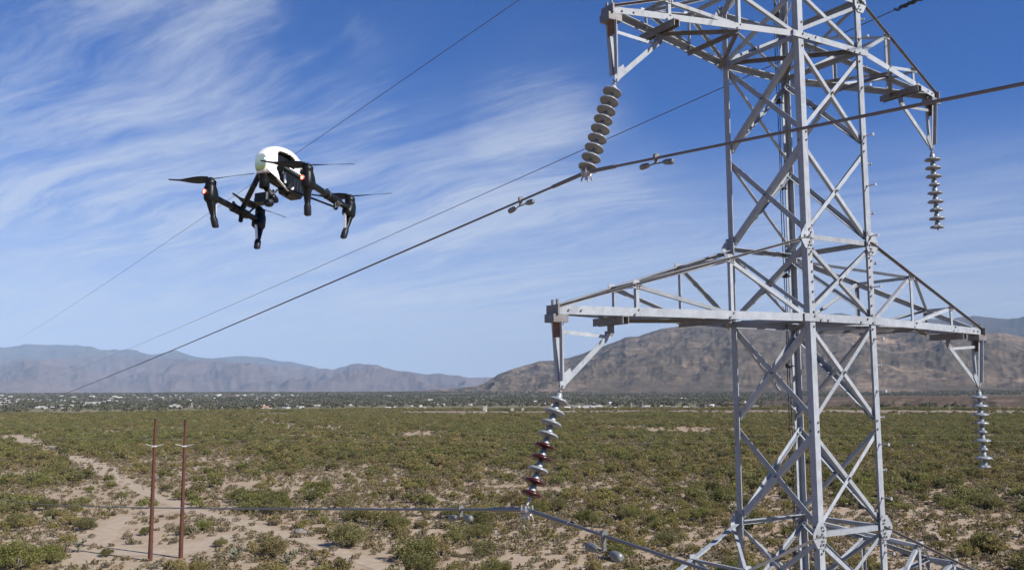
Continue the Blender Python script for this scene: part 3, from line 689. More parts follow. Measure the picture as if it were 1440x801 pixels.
mb = MB(); mb.tube([e0 + dd * .25, e0 + dd * .4 + U * .2, e0 + U * .55 - ZZ * .02, e0 + U * .9 + ZZ * .06, e0 + U * 1.2 + ZZ * .45], [.03, .045, .05, .04, .02], 8); Pw('jumper', mb, M_BLK)
mb = MB(); mb.tube([e0 + dd * .25, e0 + dd * 1.2 + ZZ * .5, e0 + dd * 4 + ZZ * 2.2], .012, 6); Pw('strand_end', mb, M_SHIELD)

def damper(p, d, label, drop=.08, m=M_DAMP, sc=1.0, sag=.12, fat=1.0):
    """Stockbridge damper: clamp on the wire, messenger cable, two weights"""
    p = vec(p); d = vec(d).normalized(); root = empty('vibration_damper', p, label, 'damper', 'vibration dampers on the conductors'); P = parted(p); P.root[0] = root
    sd = d.cross(ZZ).normalized(); c = p - ZZ * drop * sc
    mb = MB(); mb.tube([p + ZZ * .02 - d * .02, p + ZZ * .022 + d * .02], .032 * sc, 8); mb.box((p + c) / 2, .016 * sc, .020 * sc, drop * .5 * sc, d, sd, ZZ, bev=.006); P('clamp', mb, m)
    mb = MB(); ps = [c + d * (x * sc) - ZZ * (sag * (x / .24) ** 2 * .12) for x in (-.24, -.12, 0, .12, .24)]; mb.tube(ps, .007 * sc, 6); P('messenger_cable', mb, M_BLK)
    for s in (-1, 1):
        a = c + d * (s * .10 * sc); b_ = c + d * (s * .25 * sc) - ZZ * sag * .12
        mb = MB(); mb.tube([a, a + (b_ - a) * .12, a + (b_ - a) * .35, a + (b_ - a) * .8, b_ - (b_ - a) * .06, b_], [q_ * sc * fat for q_ in (.016, .024, .034, .036, .03, .014)], 12); P('weight', mb, m)
def along(pl, px):      # point of a wire nearest a picture column
    best = None
    for a, b_ in zip(pl, pl[1:]):
        for k_ in range(20):
            p = a + (b_ - a) * (k_ / 20); q = p - ZC; dq = q.dot(fw)
            if dq < .3: continue
            x = 720 + F_PX * q.dot(rt2) / dq
            if best is None or abs(x - px) < best[0]: best = (abs(x - px), p, (b_ - a).normalized())
    return best[1], best[2]
p, d = along(L1, 733); damper(p, d, 'small vibration damper on the high conductor left of the grey insulator string', sc=1.3, drop=.055, fat=.85)
p, d = along(R1pts, 923); damper(p, d, 'vibration damper on the high conductor between the grey insulator string and the tower', sc=1.15, drop=.055, fat=.85)
p, d = along(L2, 648); damper(p, d, 'stubby grey vibration damper on the low conductor left of the red disc string', sc=1.2, drop=.085, fat=1.05)
p, d = along(R2pts, 845); damper(p, d, 'large grey vibration damper on the low conductor right of the red disc string', sc=1.15, drop=.135, fat=1.25)
#@@PART2@@
# ------------------------------------------------------------------ quadcopter drone
rv = Vector((-.1374, -.0442, -.2788)); DM = Matrix.Rotation(rv.length, 4, rv.normalized()); DM.translation = Vector((-.9324, 3.71, .8306 + CAM_H))
drone = empty('drone', (0, 0, 0), 'white and black quadcopter drone with four landing legs and a slung camera, hovering at left', 'drone'); drone.matrix_world = DM
M_WHITE = mat('white_gloss_shell', (.64, .65, .645), .22, 0, None)
M_CARB = mat('dark_carbon_tube', (.01, .014, .016), .35, 0, mottle((.006, .010, .011), (.016, .023, .025), 90, .4, .6), .3)
M_DARK = mat('black_plastic', (.006, .008, .010), .42, 0, mottle((.004, .006, .008), (.010, .013, .015), 120), .28)
M_DARK2 = mat('dark_grey_plastic', (.018, .021, .026), .45, 0, None, .3)
M_NOSE = mat('graded_nose_window', (.16, .22, .16), .12, 0, lambda t, b: t.l.new(t.ramp(t.new('ShaderNodeSeparateXYZ', i_0=t.new('ShaderNodeTexCoord').outputs['Object']).outputs[2], [(0.035, (.20, .23, .07)), (.05, (.22, .30, .24)), (.07, (.30, .40, .40))]), b.inputs['Base Color']))  # olive at the bottom, grading to blue-grey at the top
M_LENS = mat('lens_glass', (.01, .012, .02), .05)
M_SILV = mat('silver_strip', (.75, .77, .8), .3, .5)
M_PROP = mat('propeller_plastic', (.015, .022, .03), .4, 0, None, .35)
def led(t, b): b.inputs['Emission Color'].default_value = (1, .10, .04, 1); b.inputs['Emission Strength'].default_value = 2.6
M_LED = mat('red_led', (.5, .05, .03), .3, 0, led)
def led2(t, b): b.inputs['Emission Color'].default_value = (1, .55, .35, 1); b.inputs['Emission Strength'].default_value = 4
M_LED2 = mat('led_core', (.8, .3, .2), .3, 0, led2)
def D(name, mb, m, parent=None, label=None): return mb.build(name, m, parent or drone, label=label)
X_, Y_, Z_ = Vector((1, 0, 0)), Vector((0, 1, 0)), Vector((0, 0, 1))
def sec(y, cx, hw, zb, zt, n=88, p=3.1):
    zc = (zb + zt) / 2; hh = (zt - zb) / 2; out = []
    for k in range(n):
        a = 2 * math.pi * k / n; c, s_ = math.cos(a), math.sin(a)
        x = cx + hw * math.copysign(abs(c) ** (2 / p), c); z = zc + hh * math.copysign(abs(s_) ** (2 / p), s_)
        if s_ > 0: x = cx + (x - cx) * (1 - .18 * s_ * s_)
        out.append(Vector((x, y, z)))
    return out
KS = [(-.146, -.015, .022, .026, .092), (-.137, -.014, .028, .020, .108), (-.12, -.012, .034, .020, .126), (-.10, -.009, .039, .026, .139), (-.08, -.006, .043, .034, .148), (-.06, -.004, .046, .042, .154), (-.03, -.002, .048, .050, .160), (0, 0, .048, .056, .162), (.03, 0, .047, .060, .160), (.06, 0, .044, .064, .154), (.09, 0, .040, .070, .144), (.115, 0, .034, .078, .131), (.132, 0, .024, .088, .116)]
sh = MB(); n = 88; secs = []
for i in range(len(KS) - 1):
    for k in range(8):
        t = k / 8; secs.append(sec(*[a * (1 - t) + b * t for a, b in zip(KS[i], KS[i + 1])]))
secs.append(sec(*KS[-1]))
vs = [p for s_ in secs for p in s_]; fs = []
for i in range(len(secs) - 1):
    for k in range(n):
        f = (i * n + k, i * n + (k + 1) % n, (i + 1) * n + (k + 1) % n, (i + 1) * n + k); c = sum((vs[q] for q in f), Vector()) / 4
        side = abs(c.x + .004) > .026
        if side and ((c.y + .047) / .053) ** 4 + ((c.z - .090) / .034) ** 4 < 1: continue      # air opening
        if side and -.098 < c.y < .06 and c.z < .064: continue
        if side and .055 < c.y < .09 and .075 < c.z < .100: continue
        if c.z < .045 and c.y > -.09: continue
        fs.append(f)
sh.add(vs, fs, sm=True); sh.add(secs[-1], [tuple(range(n))], sm=True)
shell = D('body_shell', sh, M_WHITE)
md = shell.modifiers.new('wall', 'SOLIDIFY'); md.thickness = .003; md.offset = -1
seam = MB()
def shell_sec(y, g=.0006):
    for a, b in zip(KS, KS[1:]):
        if a[0] <= y <= b[0]:
            t = (y - a[0]) / (b[0] - a[0]); q = [p * (1 - t) + r * t for p, r in zip(a, b)]; return sec(y, q[1], q[2] + g, q[3] - g, q[4] + g)
for y in (.012, .088):
    ring_ = [p for p in shell_sec(y) if p.z > .105]; seam.tube(ring_, .0007, 5)
seam.tube([max(shell_sec(y), key=lambda p: p.z) for y in (-.11, -.08, -.05, -.02, .012)], .0006, 5)
D('shell_seam', seam, M_DARK2)
for y, sx in ((-.02, .6), (.03, .6), (.06, .6), (-.115, .5)):
    q = [p for p in shell_sec(y) if p.x > 0]; p = min(q, key=lambda p: abs(p.z - .132)); mb = MB(); mb.ball(p, .0022, 8, 5); D('shell_screw', mb, M_DARK2)
nm = MB(); nm.loft([[Vector((p.x, p.y - .0015, p.z)) for p in sec(-.1475, -.0155, .0215, .028, .0905)], [Vector((p.x * 1.0, p.y, p.z)) for p in sec(-.1385, -.0145, .0285, .022, .1055)]]); D('nose_window', nm, M_NOSE)
mb = MB(); mb.loft([sec(-.12, -.010, .026, .012, .11), sec(-.06, -.004, .036, .0, .135), sec(.0, 0, .037, -.002, .142), sec(.06, 0, .034, .0, .13), (sec(.118, 0, .022, .05, .11))]); D('chassis', mb, M_DARK)
for s in (-1, 1):
    mb = MB()
    mb.loft([[Vector((s * .020 - .013, -.143, .075)), Vector((s * .024 - .013, -.143, .03)), Vector((s * .035 - .010, -.118, .026)), Vector((s * .033 - .010, -.115, .09))],
             [Vector((s * .036, -.112, .005)), Vector((s * .038, -.110, .0)), Vector((s * .040, -.092, -.004)), Vector((s * .040, -.094, .006))]], sm=False); D('front_pillar', mb, M_WHITE)
    mb = MB(); mb.loft([[Vector((s * .038, y, z + .004)), Vector((s * .041, y, z - .004)), Vector((s * .034, y, z - .005)), Vector((s * .032, y, z + .003))] for y, z in ((-.104, .0), (-.06, -.012), (-.02, -.02), (.004, -.012), (.02, .004))], sm=False); D('lower_rail', mb, M_WHITE)
    mb = MB(); mb.tube([Vector((s * .036, -.095, .046)), Vector((s * .056, -.092, .046))], .014, 12); mb.tube([Vector((s * .05, -.09, .02)), Vector((s * .05, -.088, .06))], .007, 8); D('arm_pivot', mb, M_DARK)
    mb = MB(); mb.tube([Vector((s * .045, -.068, .045)), Vector((s * .045, -.058, -.005))], .0055, 8); D('jack_screw', mb, M_SILV)
    mb = MB(); mb.tube([Vector((s * .050, -.085, .050)), Vector((s * .205, .035, -.052))], .0115, 10, ref=(0, 0, 1)); arm_ = D('main_arm', mb, M_CARB)
    mb = MB(); a = Vector((s * .056, -.081, .058)); b_ = Vector((s * .15, -.008, -.004)); mb.tube([a, b_], .0042, 6); D('arm_highlight', mb, M_SILV, arm_)  # added silver rod paints the bright reflection along the carbon arm
    mb = MB(); mb.tube([Vector((s * .028, -.02, -.012)), Vector((s * .215, .045, -.094))], .0042, 8); D('lower_strut', mb, M_CARB)
    mb = MB(); mb.ball((s * .217, .046, -.096), .010, 10, 6); mb.box((s * .216, .043, -.08), .005, .008, .022, bev=.002); D('strut_joint', mb, M_DARK)
    mb = MB(); mb.tube([Vector((s * .2117, -.175, -.066)), Vector((s * .2117, .165, -.058))], .0125, 12); boom = D('boom', mb, M_CARB)
    mb = MB(); mb.tube([Vector((s * .2117, -.012, -.063)), Vector((s * .2117, -.008, -.063)), Vector((s * .2117, .085, -.061)), Vector((s * .2117, .09, -.061))], [.0145, .0175, .0175, .0145], 12); D('boom_sleeve', mb, M_DARK, boom)
    mb = MB(); mb.lathe([(.013, -.004), (.019, -.003), (.019, .003), (.013, .004)], (s * .2117, -.02, -.063), Y_, 14); mb.tube([Vector((s * .2117, -.02, -.046)), Vector((s * .2117, -.02, -.038))], .006, 8); D('clamp_ring', mb, M_DARK2, boom)
    if s == 1:     # pale block lettering on the sleeve, illegible strokes
        mb = MB(); az_ = Vector((.55, 0, -.83)).normalized(); tx = Y_; ty = az_.cross(tx) * -1
        o = Vector((.2117, .0, -.062)) + az_ * .0180
        for (x0, x1, y0, y1) in ((.040, .044, -.006, .006), (.044, .052, .0035, .006), (.050, .053, -.006, .005), (.056, .066, .0035, .006), (.059, .062, -.006, .0035), (.056, .066, -.006, -.0038), (.070, .073, -.006, .006), (.036, .078, -.0095, -.0083), (.036, .078, .0083, .0095)):
            mb.box(o + tx * ((x0 + x1) / 2) + ty * ((y0 + y1) / 2), (x1 - x0) / 2, (y1 - y0) / 2, .0006, tx, ty, az_)
        D('boom_marking', mb, mat('pale_print', (.42, .45, .42), .5), boom)
w_, l_, a_, b2_, h_ = .2117, .1832, .0111, .0307, .1912
PROP_ANG = {(-1, -1): 190, (1, -1): 26, (1, 1): 19, (-1, 1): 82}
for (sx, sy), ang in PROP_ANG.items():
    c = Vector((sx * w_, sy * l_, 0))
    mb = MB(); mb.lathe([(0, -.004), (.018, -.005), (.0215, -.009), (.0215, -.024), (.0195, -.026), (.0195, -.029), (.0235, -.031), (.024, -.040), (0, -.042)], c, Z_, 20); D('motor', mb, M_DARK)
    mb = MB()
    def ring(z, dy, hx, hy): return [Vector((c.x + hx * (abs(math.cos(q)) ** .7) * math.copysign(1, math.cos(q)), c.y + sy * dy + hy * (abs(math.sin(q)) ** .7) * math.copysign(1, math.sin(q)), z)) for q in [2 * math.pi * k / 14 for k in range(14)]]
    mb.loft([ring(-.036, 0, .0225, .0225), ring(-.045, -.002, .0245, .0255), ring(-.068, -.008, .0245, .032), ring(-.084, -.010, .0235, .032), ring(-.094, -.006, .016, .022)])
    D('motor_mount', mb, M_DARK)
    ft = Vector((sx * (w_ - a_), sy * (l_ - b2_), -h_)); t0 = c + Vector((0, 0, -.080)); leg = MB(); d_ = ft - t0
    def sq(p, hx, hy): return [p + Vector((x * hx, y * hy, 0)) for x, y in ((-1, -.6), (-.6, -1), (.6, -1), (1, -.6), (1, .6), (.6, 1), (-.6, 1), (-1, .6))]
    leg.loft([sq(t0, .0165, .014), sq(t0 + d_ * .35, .0135, .010), sq(t0 + d_ * .62, .0095, .008), sq(t0 + d_ * .66, .0105, .011)]); lg = D('landing_leg', leg, M_DARK)
    mb = MB(); mb.loft([sq(t0 + d_ * .64, .0098, .012), sq(t0 + d_ * .70, .0115, .013), sq(ft + Z_ * .004, .0125, .010), sq(ft, .010, .008)]); D('foot', mb, M_DARK2, lg)
    mb = MB(); p0 = c + Vector((sx * -.004, sy * -.036, -.080)); p1 = t0 + d_ * .60 + Vector((0, sy * -.010, 0)); sd_ = Vector((0, 1, 0))
    mb.box((p0 + p1) / 2, .0045, .0035, (p0 - p1).length / 2, X_, (p1 - p0).normalized().cross(X_), (p1 - p0).normalized()); D('leg_strip', mb, M_SILV, lg)
    if sy == -1:
        mb = MB(); mb.ball(c + Vector((-.003, -.0345, -.062)), .0085, 12, 8, sc=(.85, .45, 1.25)); lt = D('status_light', mb, M_LED)
        mb = MB(); mb.ball(c + Vector((-.003, -.0375, -.063)), .004, 10, 6, sc=(.9, .5, 1.3)); D('light_core', mb, M_LED2, lt)
        mb = MB(); mb.lathe([(.009, 0), (.0115, .001), (.0115, .006), (.009, .008)], c + Vector((-.003, -.029, -.062)), -Y_, 16); D('light_bezel', mb, M_DARK2)
    # propeller: hub with two twisted blades
    pr = bpy.data.objects.new('propeller', None); COL.objects.link(pr); pr.parent = drone; pr.location = c + Vector((0, 0, .002)); pr.rotation_euler = (0, 0, math.radians(ang)); pr.empty_display_size = .02
    mb = MB(); mb.lathe([(0, .006), (.008, .005), (.011, .0), (.011, -.006), (0, -.007)], (0, 0, 0), Z_, 14); mb.build('hub', M_DARK, pr)
    for side in (1, -1):
        mb = MB(); ss = []
        for t in np.linspace(0, 1, 12):
            t = float(t); r = .008 + .168 * t; ch = (.012 + .027 * math.sin(math.pi * min(1, t * 1.25 + .10)) ** 1.0) * (1 - .45 * t) + .004; tw = math.radians(34 - 22 * t)
            sw = -.006 * math.sin(math.pi * t); zz_ = .010 * t * t
            q = []
            for (u_, v_) in ((-.5, 0), (-.2, .0016), (.2, .0015), (.5, 0), (.2, -.0003), (-.2, -.0003)):
                y = u_ * ch; q.append(Vector((side * r, side * (sw + y * math.cos(tw)), zz_ + y * math.sin(tw) + v_)))
            ss.append(q)
        mb.loft(ss); mb.build('blade', M_PROP, pr)
# battery / belly, camera gimbal
mb = MB(); mb.loft([sec(-.005, .004, .024, -.010, .05, 20, 5), sec(.012, .004, .031, -.021, .06, 20, 6), sec(.10, .004, .031, -.018, .062, 20, 6), sec(.116, .004, .026, -.006, .055, 20, 5)], sm=False); D('battery', mb, M_DARK)
mb = MB()
for y in (.03, .055, .08): mb.box((.0355, y, .022), .0012, .006, .018)
D('battery_rib', mb, M_DARK2); mb = MB(); mb.ball((.01, .02, -.024), .011, 10, 6); D('sonar_sensor', mb, M_DARK2)
gim = bpy.data.objects.new('camera_gimbal', None); COL.objects.link(gim); gim.parent = drone; gim.empty_display_size = .02
def G(name, mb, m): return mb.build(name, m, gim)
mb = MB(); mb.lathe([(0, .022), (.022, .022), (.023, .01), (.021, .008), (.022, -.01), (.020, -.014), (.021, -.036), (.012, -.040), (0, -.040)], (-.014, -.115, 0), Z_, 18); G('damper_mount', mb, M_DARK)
mb = MB(); mb.tube([(-.014, -.115, -.03), (-.014, -.095, -.042), (-.014, -.078, -.06), (-.014, -.082, -.09)], [.010, .009, .009, .011], 10); mb.tube([(-.035, -.105, -.0), (-.052, -.112, .004), (-.058, -.115, -.012)], .005, 8); mb.ball((-.058, -.115, -.02), .010, 10, 8); mb.tube([(-.05, -.09, -.085), (.03, -.09, -.085)], .012, 12); G('gimbal_arm', mb, M_DARK)
mb = MB(); mb.ball((-.046, -.108, -.084), .017, 14, 8, sc=(.8, 1, 1)); mb.box((-.018, -.112, -.082), .030, .022, .019, bev=.006); mb.ball((.024, -.105, -.080), .016, 12, 8, sc=(.7, 1, 1)); G('camera_body', mb, M_DARK)
mb = MB(); mb.ball((.014, -.118, -.104), .0175, 16, 10); mb.lathe([(.013, 0), (.0155, .004), (.0155, .012), (.011, .015)], (.016, -.130, -.110), Vector((.3, -.9, -.3)), 16); G('camera_head', mb, M_DARK2)
mb = MB(); mb.ball((.0195, -.1415, -.114), .0095, 12, 8, sc=(1, .5, 1)); G('camera_lens', mb, M_LENS)

# ------------------------------------------------------------------ weathered steel poles
M_CORT = mat('weathering_steel', (.2, .08, .05), .8, 0, mottle((.085, .028, .016), (.135, .044, .024), 1.6, .3, .7, (.065, .03, .025), .8, .6))
M_POLY = mat('pale_polymer', (.6, .6, .6), .4)
def pole(pb, ptop, label, sides):
    x, y = gpt(*pb); dist = math.hypot(x, y); top = pix(ptop[0], ptop[1], dist).z
    root = empty('steel_pole', (x, y, 0), label, 'utility pole', 'pair of rust coloured steel poles'); P = parted(root.location.copy()); P.root[0] = root
    b = Vector((x, y, 0)); mb = MB(); mb.tube([b - Z_ * .2, b + Z_ * top], [.21, .115], 12); P('shaft', mb, M_CORT)
    mb = MB(); mb.lathe([(.12, -.12), (.135, -.12), (.135, .02), (0, .05)], b + Z_ * top, Z_, 12); P('cap', mb, mat('dark_cap', (.06, .035, .03), .8))
    mb = MB(); mb.lathe([(.11, -.03), (.16, -.03), (.16, .03), (.11, .03)], b + Z_ * (top - .32), Z_, 12); P('band', mb, M_CORT)
    zi = pix(pb[0], 627, dist).z
    mb = MB(); mb.box(b + Z_ * zi, .16, .16, .06); P('bracket', mb, M_POLY)
    for s in sides:
        mb = MB(); a = b + X_ * (s * .15) + Z_ * zi; e = b + X_ * (s * .85) + Z_ * (zi + .17); mb.tube([a, e], .02, 8)
        for k in range(9): c = a + (e - a) * (.15 + .09 * k); mb.lathe([(.02, -.012), (.04, 0), (.02, .012)], c, e - a, 8)
        P('post_insulator', mb, M_POLY)
    return b, zi
pole((211, 788), (219.5, 588.5), 'rust brown steel pole, left one of the pair on bare sand', (-1, 1))
pole((254, 784), (258.5, 590), 'rust brown steel pole, right one of the pair on bare sand', (-1, 1))
M_PALE = mat('pale_wire', (.28, .27, .22), .5)
for lab, (a, b_), dist in (('faint pale wire low over the plain crossing behind both steel poles', ((-260, 611), (1800, 617)), 175), ('faint pale wire low over the plain a little beyond the other one', ((-260, 595), (1800, 611)), 200)):
    p0 = pix(a[0], a[1], dist / .9); p1 = pix(b_[0], b_[1], dist / .75); mb = MB()
    mb.tube([p0 + (p1 - p0) * t - Z_ * (1.4 * 4 * (t - .42) * (1 - t) * 0 + .9 * math.sin(math.pi * t)) for t in [k / 40 for k in range(41)]], .009, 6)
    mb.build('distribution_wire', M_PALE, None, origin=p0, label=lab, cat='power line', group='faint wires over the plain')

# ------------------------------------------------------------------ far houses
HM = [mat('white_render', (.72, .70, .66), .7, 0, mottle((.50, .48, .45), (.66, .64, .61), .3)), mat('tan_render', (.42, .33, .26), .8), mat('dark_window', (.04, .05, .06), .2), mat('pale_roof', (.66, .64, .62), .6), mat('red_tile_roof', (.30, .13, .09), .8)]
def house(w2, d2, h, gable, wallm, roofm):
    root = bpy.data.objects.new('house', None)
    mb = MB(); mb.m = 0; mb.box((0, 0, h / 2), w2, d2, h / 2)
    mb.box((w2 * .6, -d2 - 2, h * .4), w2 * .35, 2.2, h * .4); mb.m = 1
    for k in range(4): mb.box((-w2 * .75 + k * w2 * .5, -d2 - .03, h * .5), w2 * .1, .06, h * .2)
    body_ = mb.build('wall', [wallm, HM[2]], root)
    mb = MB()
    if gable: mb.prism([(-d2 - .6, 0), (d2 + .6, 0), (0, h * .5)], (-w2 - .6, 0, h), (w2 + .6, 0, h), (0, 1, 0), (0, 0, 1))
    else: mb.box((0, 0, h + .25), w2 + .25, d2 + .25, .25)
    roof_ = mb.build('roof', roofm, root)
    for o in (body_, roof_): COL.objects.unlink(o)
    return root, (body_, roof_)
HT = [house(9, 5.5, 3.6, True, HM[0], HM[3]), house(12, 6, 3.8, False, HM[0], HM[3]), house(7, 5, 3.6, False, HM[0], HM[3]), house(10, 6, 4.2, True, HM[1], HM[4]), house(8, 5, 3.5, True, HM[0], HM[4])]
HL = ['white gabled house in the distant valley', 'long white house in the distant valley', 'small white house in the distant valley', 'tan red roofed house in the distant valley', 'white red roofed house in the distant valley']
HG = 'houses scattered across the distant valley'
def put_house(k, x, y, rz, sc, label=None, group=None, name='house', cat='house'):
    root, ch = HT[k]; r = root.copy(); r.name = name; COL.objects.link(r); r.empty_display_size = 1
    r.location = (x, y, float(gz(x, y)) - .2); r.rotation_euler = (0, 0, rz); r.scale = (sc, sc, sc)
    r['label'] = label or HL[k]; r['category'] = cat
    if group: r['group'] = group
    for c in ch: q = c.copy(); COL.objects.link(q); q.parent = r
n = 0
while n < 290:
    px = random.uniform(-60, 1100) if random.random() < .45 else random.uniform(-60, 420)
    if 450 < px < 640 and random.random() < .5: continue
    py = random.uniform(555, 575) if px < 650 else random.uniform(561, 574)
    d = cam_dir(px, 560); a = math.atan2(d.x, d.y)
    # walk outward until the ground meets the sight row
    dd_ = cam_dir(px, py); el_ = dd_.z / math.hypot(dd_.x, dd_.y); hit = None
    for r in np.geomspace(900, 4600, 90):
        x, y = r * math.sin(a), r * math.cos(a)
        if CAM_H + el_ * r <= gz(x, y): hit = (x, y, r); break
    if not hit: continue
    x, y, r = hit; k = random.choices(range(5), (5, 5, 6, 1.2, 1))[0]
    hb = 'at the far left' if px < 70 else 'left of the steel poles' if px < 210 else 'above the steel poles' if px < 270 else 'right of the steel poles' if px < 380 else 'below the drone' if px < 520 else 'left of the lower insulator string' if px < 740 else 'between the lower insulator string and the tower' if px < 1025 else 'seen through the tower'
    hd = ('near the pale wash' if py > 570 else 'in the middle rows' if py > 562 else 'in the farthest rows')
    lab = HL[k].replace('in the distant valley', hb + ', ' + hd)
    put_house(k, x, y, random.uniform(-.6, .6), random.uniform(.32, .7) * (.55 + r / 5200), lab, 'group of ' + lab); n += 1
def at(px, r): d = cam_dir(px, 560); a = math.atan2(d.x, d.y); return r * math.sin(a), r * math.cos(a)
for px, r, k, sc, lab in ((128, 1500, 1, 1.0, None), (838, 860, 2, .8, 'low pale building beside the dry wash left of the tower'), (98, 1250, 1, .8, 'long white roofed shed at the near edge of the distant houses on the left'), (862, 880, 2, .45, 'small white outbuilding just right of the pale building by the wash')):
    x, y = at(px, r); put_house(k, x, y, .1, sc, lab, name='building' if lab else 'house', cat='building' if lab else 'house')
for px, r, hgt, wd, lab in ((682, 760, 4.5, 1.6, 'small white utility box, largest of three by the wash, left of the lower insulator string'), (720, 770, 2.6, 1.3, 'small white utility box, middle of three by the wash'), (735, 770, 2.6, 1.0, 'small white utility box by the wash nearest the lower insulator string')):
    x, y = at(px, r); mb = MB(); mb.box((0, 0, hgt * .5), wd, wd * .8, hgt * .5, bev=.2); mb.box((0, 0, hgt + .15), wd * 1.12, wd * .92, .15); mb.box((wd * .3, -wd * .82, hgt * .4), wd * .3, .06, hgt * .38)
    o = mb.build('utility_box', HM[0], None, label=lab, cat='utility box'); o.location = (x, y, float(gz(x, y)))
for px, lab in ((887.5, 'slim white post by the dry wash, left of two'), (903.5, 'slim white post by the dry wash, right of two')):
    x, y = at(px, 800); mb = MB(); mb.tube([(0, 0, 0), (0, 0, 6.2)], [.32, .24], 8); mb.box((0, 0, .2), .5, .5, .2); mb.lathe([(0, .1), (.33, .1), (.33, -.2)], (0, 0, 6.2), Z_, 8)
    o = mb.build('white_post', HM[0], None, label=lab, cat='post'); o.location = (x, y, 0)

# ------------------------------------------------------------------ vegetation
def leafmat(name, c1, c2, c3):
    c1, c2, c3 = [tuple(x * 1.28 for x in alb(c)) for c in (c1, c2, c3)]
    def fn(t, b):
        r = t.new('ShaderNodeObjectInfo').outputs['Random']; v = t.new('ShaderNodeTexCoord').outputs['Object']
        nn_ = t.noise(v, 2.2, 3, .6); wn = t.new('ShaderNodeTexWhiteNoise', noise_dimensions='3D'); t.l.new(v, wn.inputs['Vector'])
        c = t.mix(t.rng(nn_, .3, .7), (*c1, 1), (*c2, 1)); c = t.mix(t.math('MULTIPLY', r, .85), c, (*c3, 1)); t.l.new(c, b.inputs['Base Color'])
        hs = t.new('ShaderNodeHueSaturation'); t.l.new(c, hs.inputs['Color']); hs.inputs['Value'].default_value = 1
        t.l.new(t.math('ADD', .75, t.math('MULTIPLY', t.math('FRACT', t.math('MULTIPLY', r, 7.31)), .5)), hs.inputs['Value']); t.l.new(hs.outputs[0], b.inputs['Base Color'])
        tr = t.new('ShaderNodeBsdfTranslucent', i_Color=hs.outputs[0]); ms = t.new('ShaderNodeMixShader', i_Fac=.38); t.l.new(b.outputs[0], ms.inputs[1]); t.l.new(tr.outputs[0], ms.inputs[2]); t.l.new(ms.outputs[0], t.n['Material Output'].inputs[0])
    return mat(name, c1, .75, 0, fn, .25)
M_CREO = leafmat('creosote_leaves', (.19, .178, .056), (.265, .232, .078), (.28, .22, .10))
M_MESQ = leafmat('mesquite_leaves', (.165, .175, .05), (.235, .23, .068), (.205, .185, .085))
M_SAGE = leafmat('grey_green_leaves', (.18, .168, .095), (.25, .22, .135), (.27, .205, .13))
M_STEM = mat('woody_stem', (.09, .065, .05), .9, 0, mottle((.07, .05, .038), (.14, .11, .085), 8))
M_CHOL = leafmat('cholla_joints', (.30, .31, .20), (.40, .40, .28), (.33, .30, .20))
def bush_mesh(name, rx, h, nclump, nleaf, ls, m, seed, stems=7, flat=.8):
    """stems fanning out, leaf sprays in many small clumps spread through the crown"""
    g = np.random.default_rng(seed); V = []; Fq = []; mi = []
    cl = []
    for i in range(nclump):
        a = g.uniform(0, 2 * np.pi); rr0 = rx * np.sqrt(g.uniform(0.02, 1)) * .85; top_ = h * np.sqrt(max(.05, 1 - (rr0 / rx) ** 2 * .8))
        z = g.uniform(.30, 1.) ** .7 * top_ * g.uniform(.8, 1.05); cl.append((rr0 * np.cos(a), rr0 * np.sin(a), z, rx * g.uniform(.16, .34)))
    cl = np.array(cl); which = g.integers(0, nclump, nleaf); d = g.normal(size=(nleaf, 3)); d /= np.linalg.norm(d, axis=1)[:, None]
    P = cl[which, :3] + d * (cl[which, 3] * g.uniform(.35, 1.05, nleaf))[:, None] * np.array([1, 1, flat]); P[:, 2] = np.maximum(P[:, 2], .06)
    ax = d * .5 + g.normal(size=(nleaf, 3)) * .55 + np.array([0, 0, .55]); ax /= np.linalg.norm(ax, axis=1)[:, None]
    bx = np.cross(ax, g.normal(size=(nleaf, 3))); bx /= np.linalg.norm(bx, axis=1)[:, None]
    L = ls * g.uniform(.6, 1.5, nleaf)[:, None]; Wd = L * g.uniform(.35, .6, nleaf)[:, None]
    vs = np.stack([P - bx * Wd * .2, P + ax * L * .45 + bx * Wd, P + ax * L, P + ax * L * .5 - bx * Wd], 1).reshape(-1, 3)
    mb = MB(); mb.v = [tuple(map(float, v)) for v in vs]; mb.f = [(4 * i, 4 * i + 1, 4 * i + 2, 4 * i + 3) for i in range(nleaf)]; mb.mi = [0] * nleaf; mb.sm = [False] * nleaf
    mb.m = 1
    for i in range(stems):
        c = cl[g.integers(0, nclump)]; e = Vector((float(c[0]), float(c[1]), float(c[2]))); mb.tube([Vector((e.x * .08, e.y * .08, -.1)), Vector((e.x * .45, e.y * .45, e.z * .55)), e], [.028 * rx, .02 * rx, .008], 4, cap=False, sm=False)
    me_o = mb.build(name, [m, M_STEM]); COL.objects.unlink(me_o); return me_o
def cholla_mesh(name, seed, m=None):
    g = random.Random(seed); mb = MB(); mb.m = 1; mb.tube([(0, 0, -.1), (.03, 0, .45), (0, .02, .7)], [.07, .06, .05], 6); mb.m = 0
    def joint(p, d, r, L, depth):
        e = p + d * L; mb.tube([p, p + d * L * .15, p + d * L * .85, e], [r * .6, r, r, r * .5], 6, sm=False)
        if depth <= 0: return
        for k in range(g.choice((2, 2, 3))):
            nd = (d + Vector((g.uniform(-1, 1), g.uniform(-1, 1), g.uniform(-.1, .9))) * .9).normalized(); joint(e - d * L * .1, nd, r * .92, L * g.uniform(.7, .95), depth - 1)
    for k in range(6):
        a = k * 1.05 + g.uniform(-.3, .3); joint(Vector((0, 0, g.uniform(.25, .65))), Vector((math.cos(a), math.sin(a), g.uniform(.3, 1.1))).normalized(), .062, .30, 2)
    o = mb.build(name, [m or M_CHOL, M_STEM]); COL.objects.unlink(o); return o
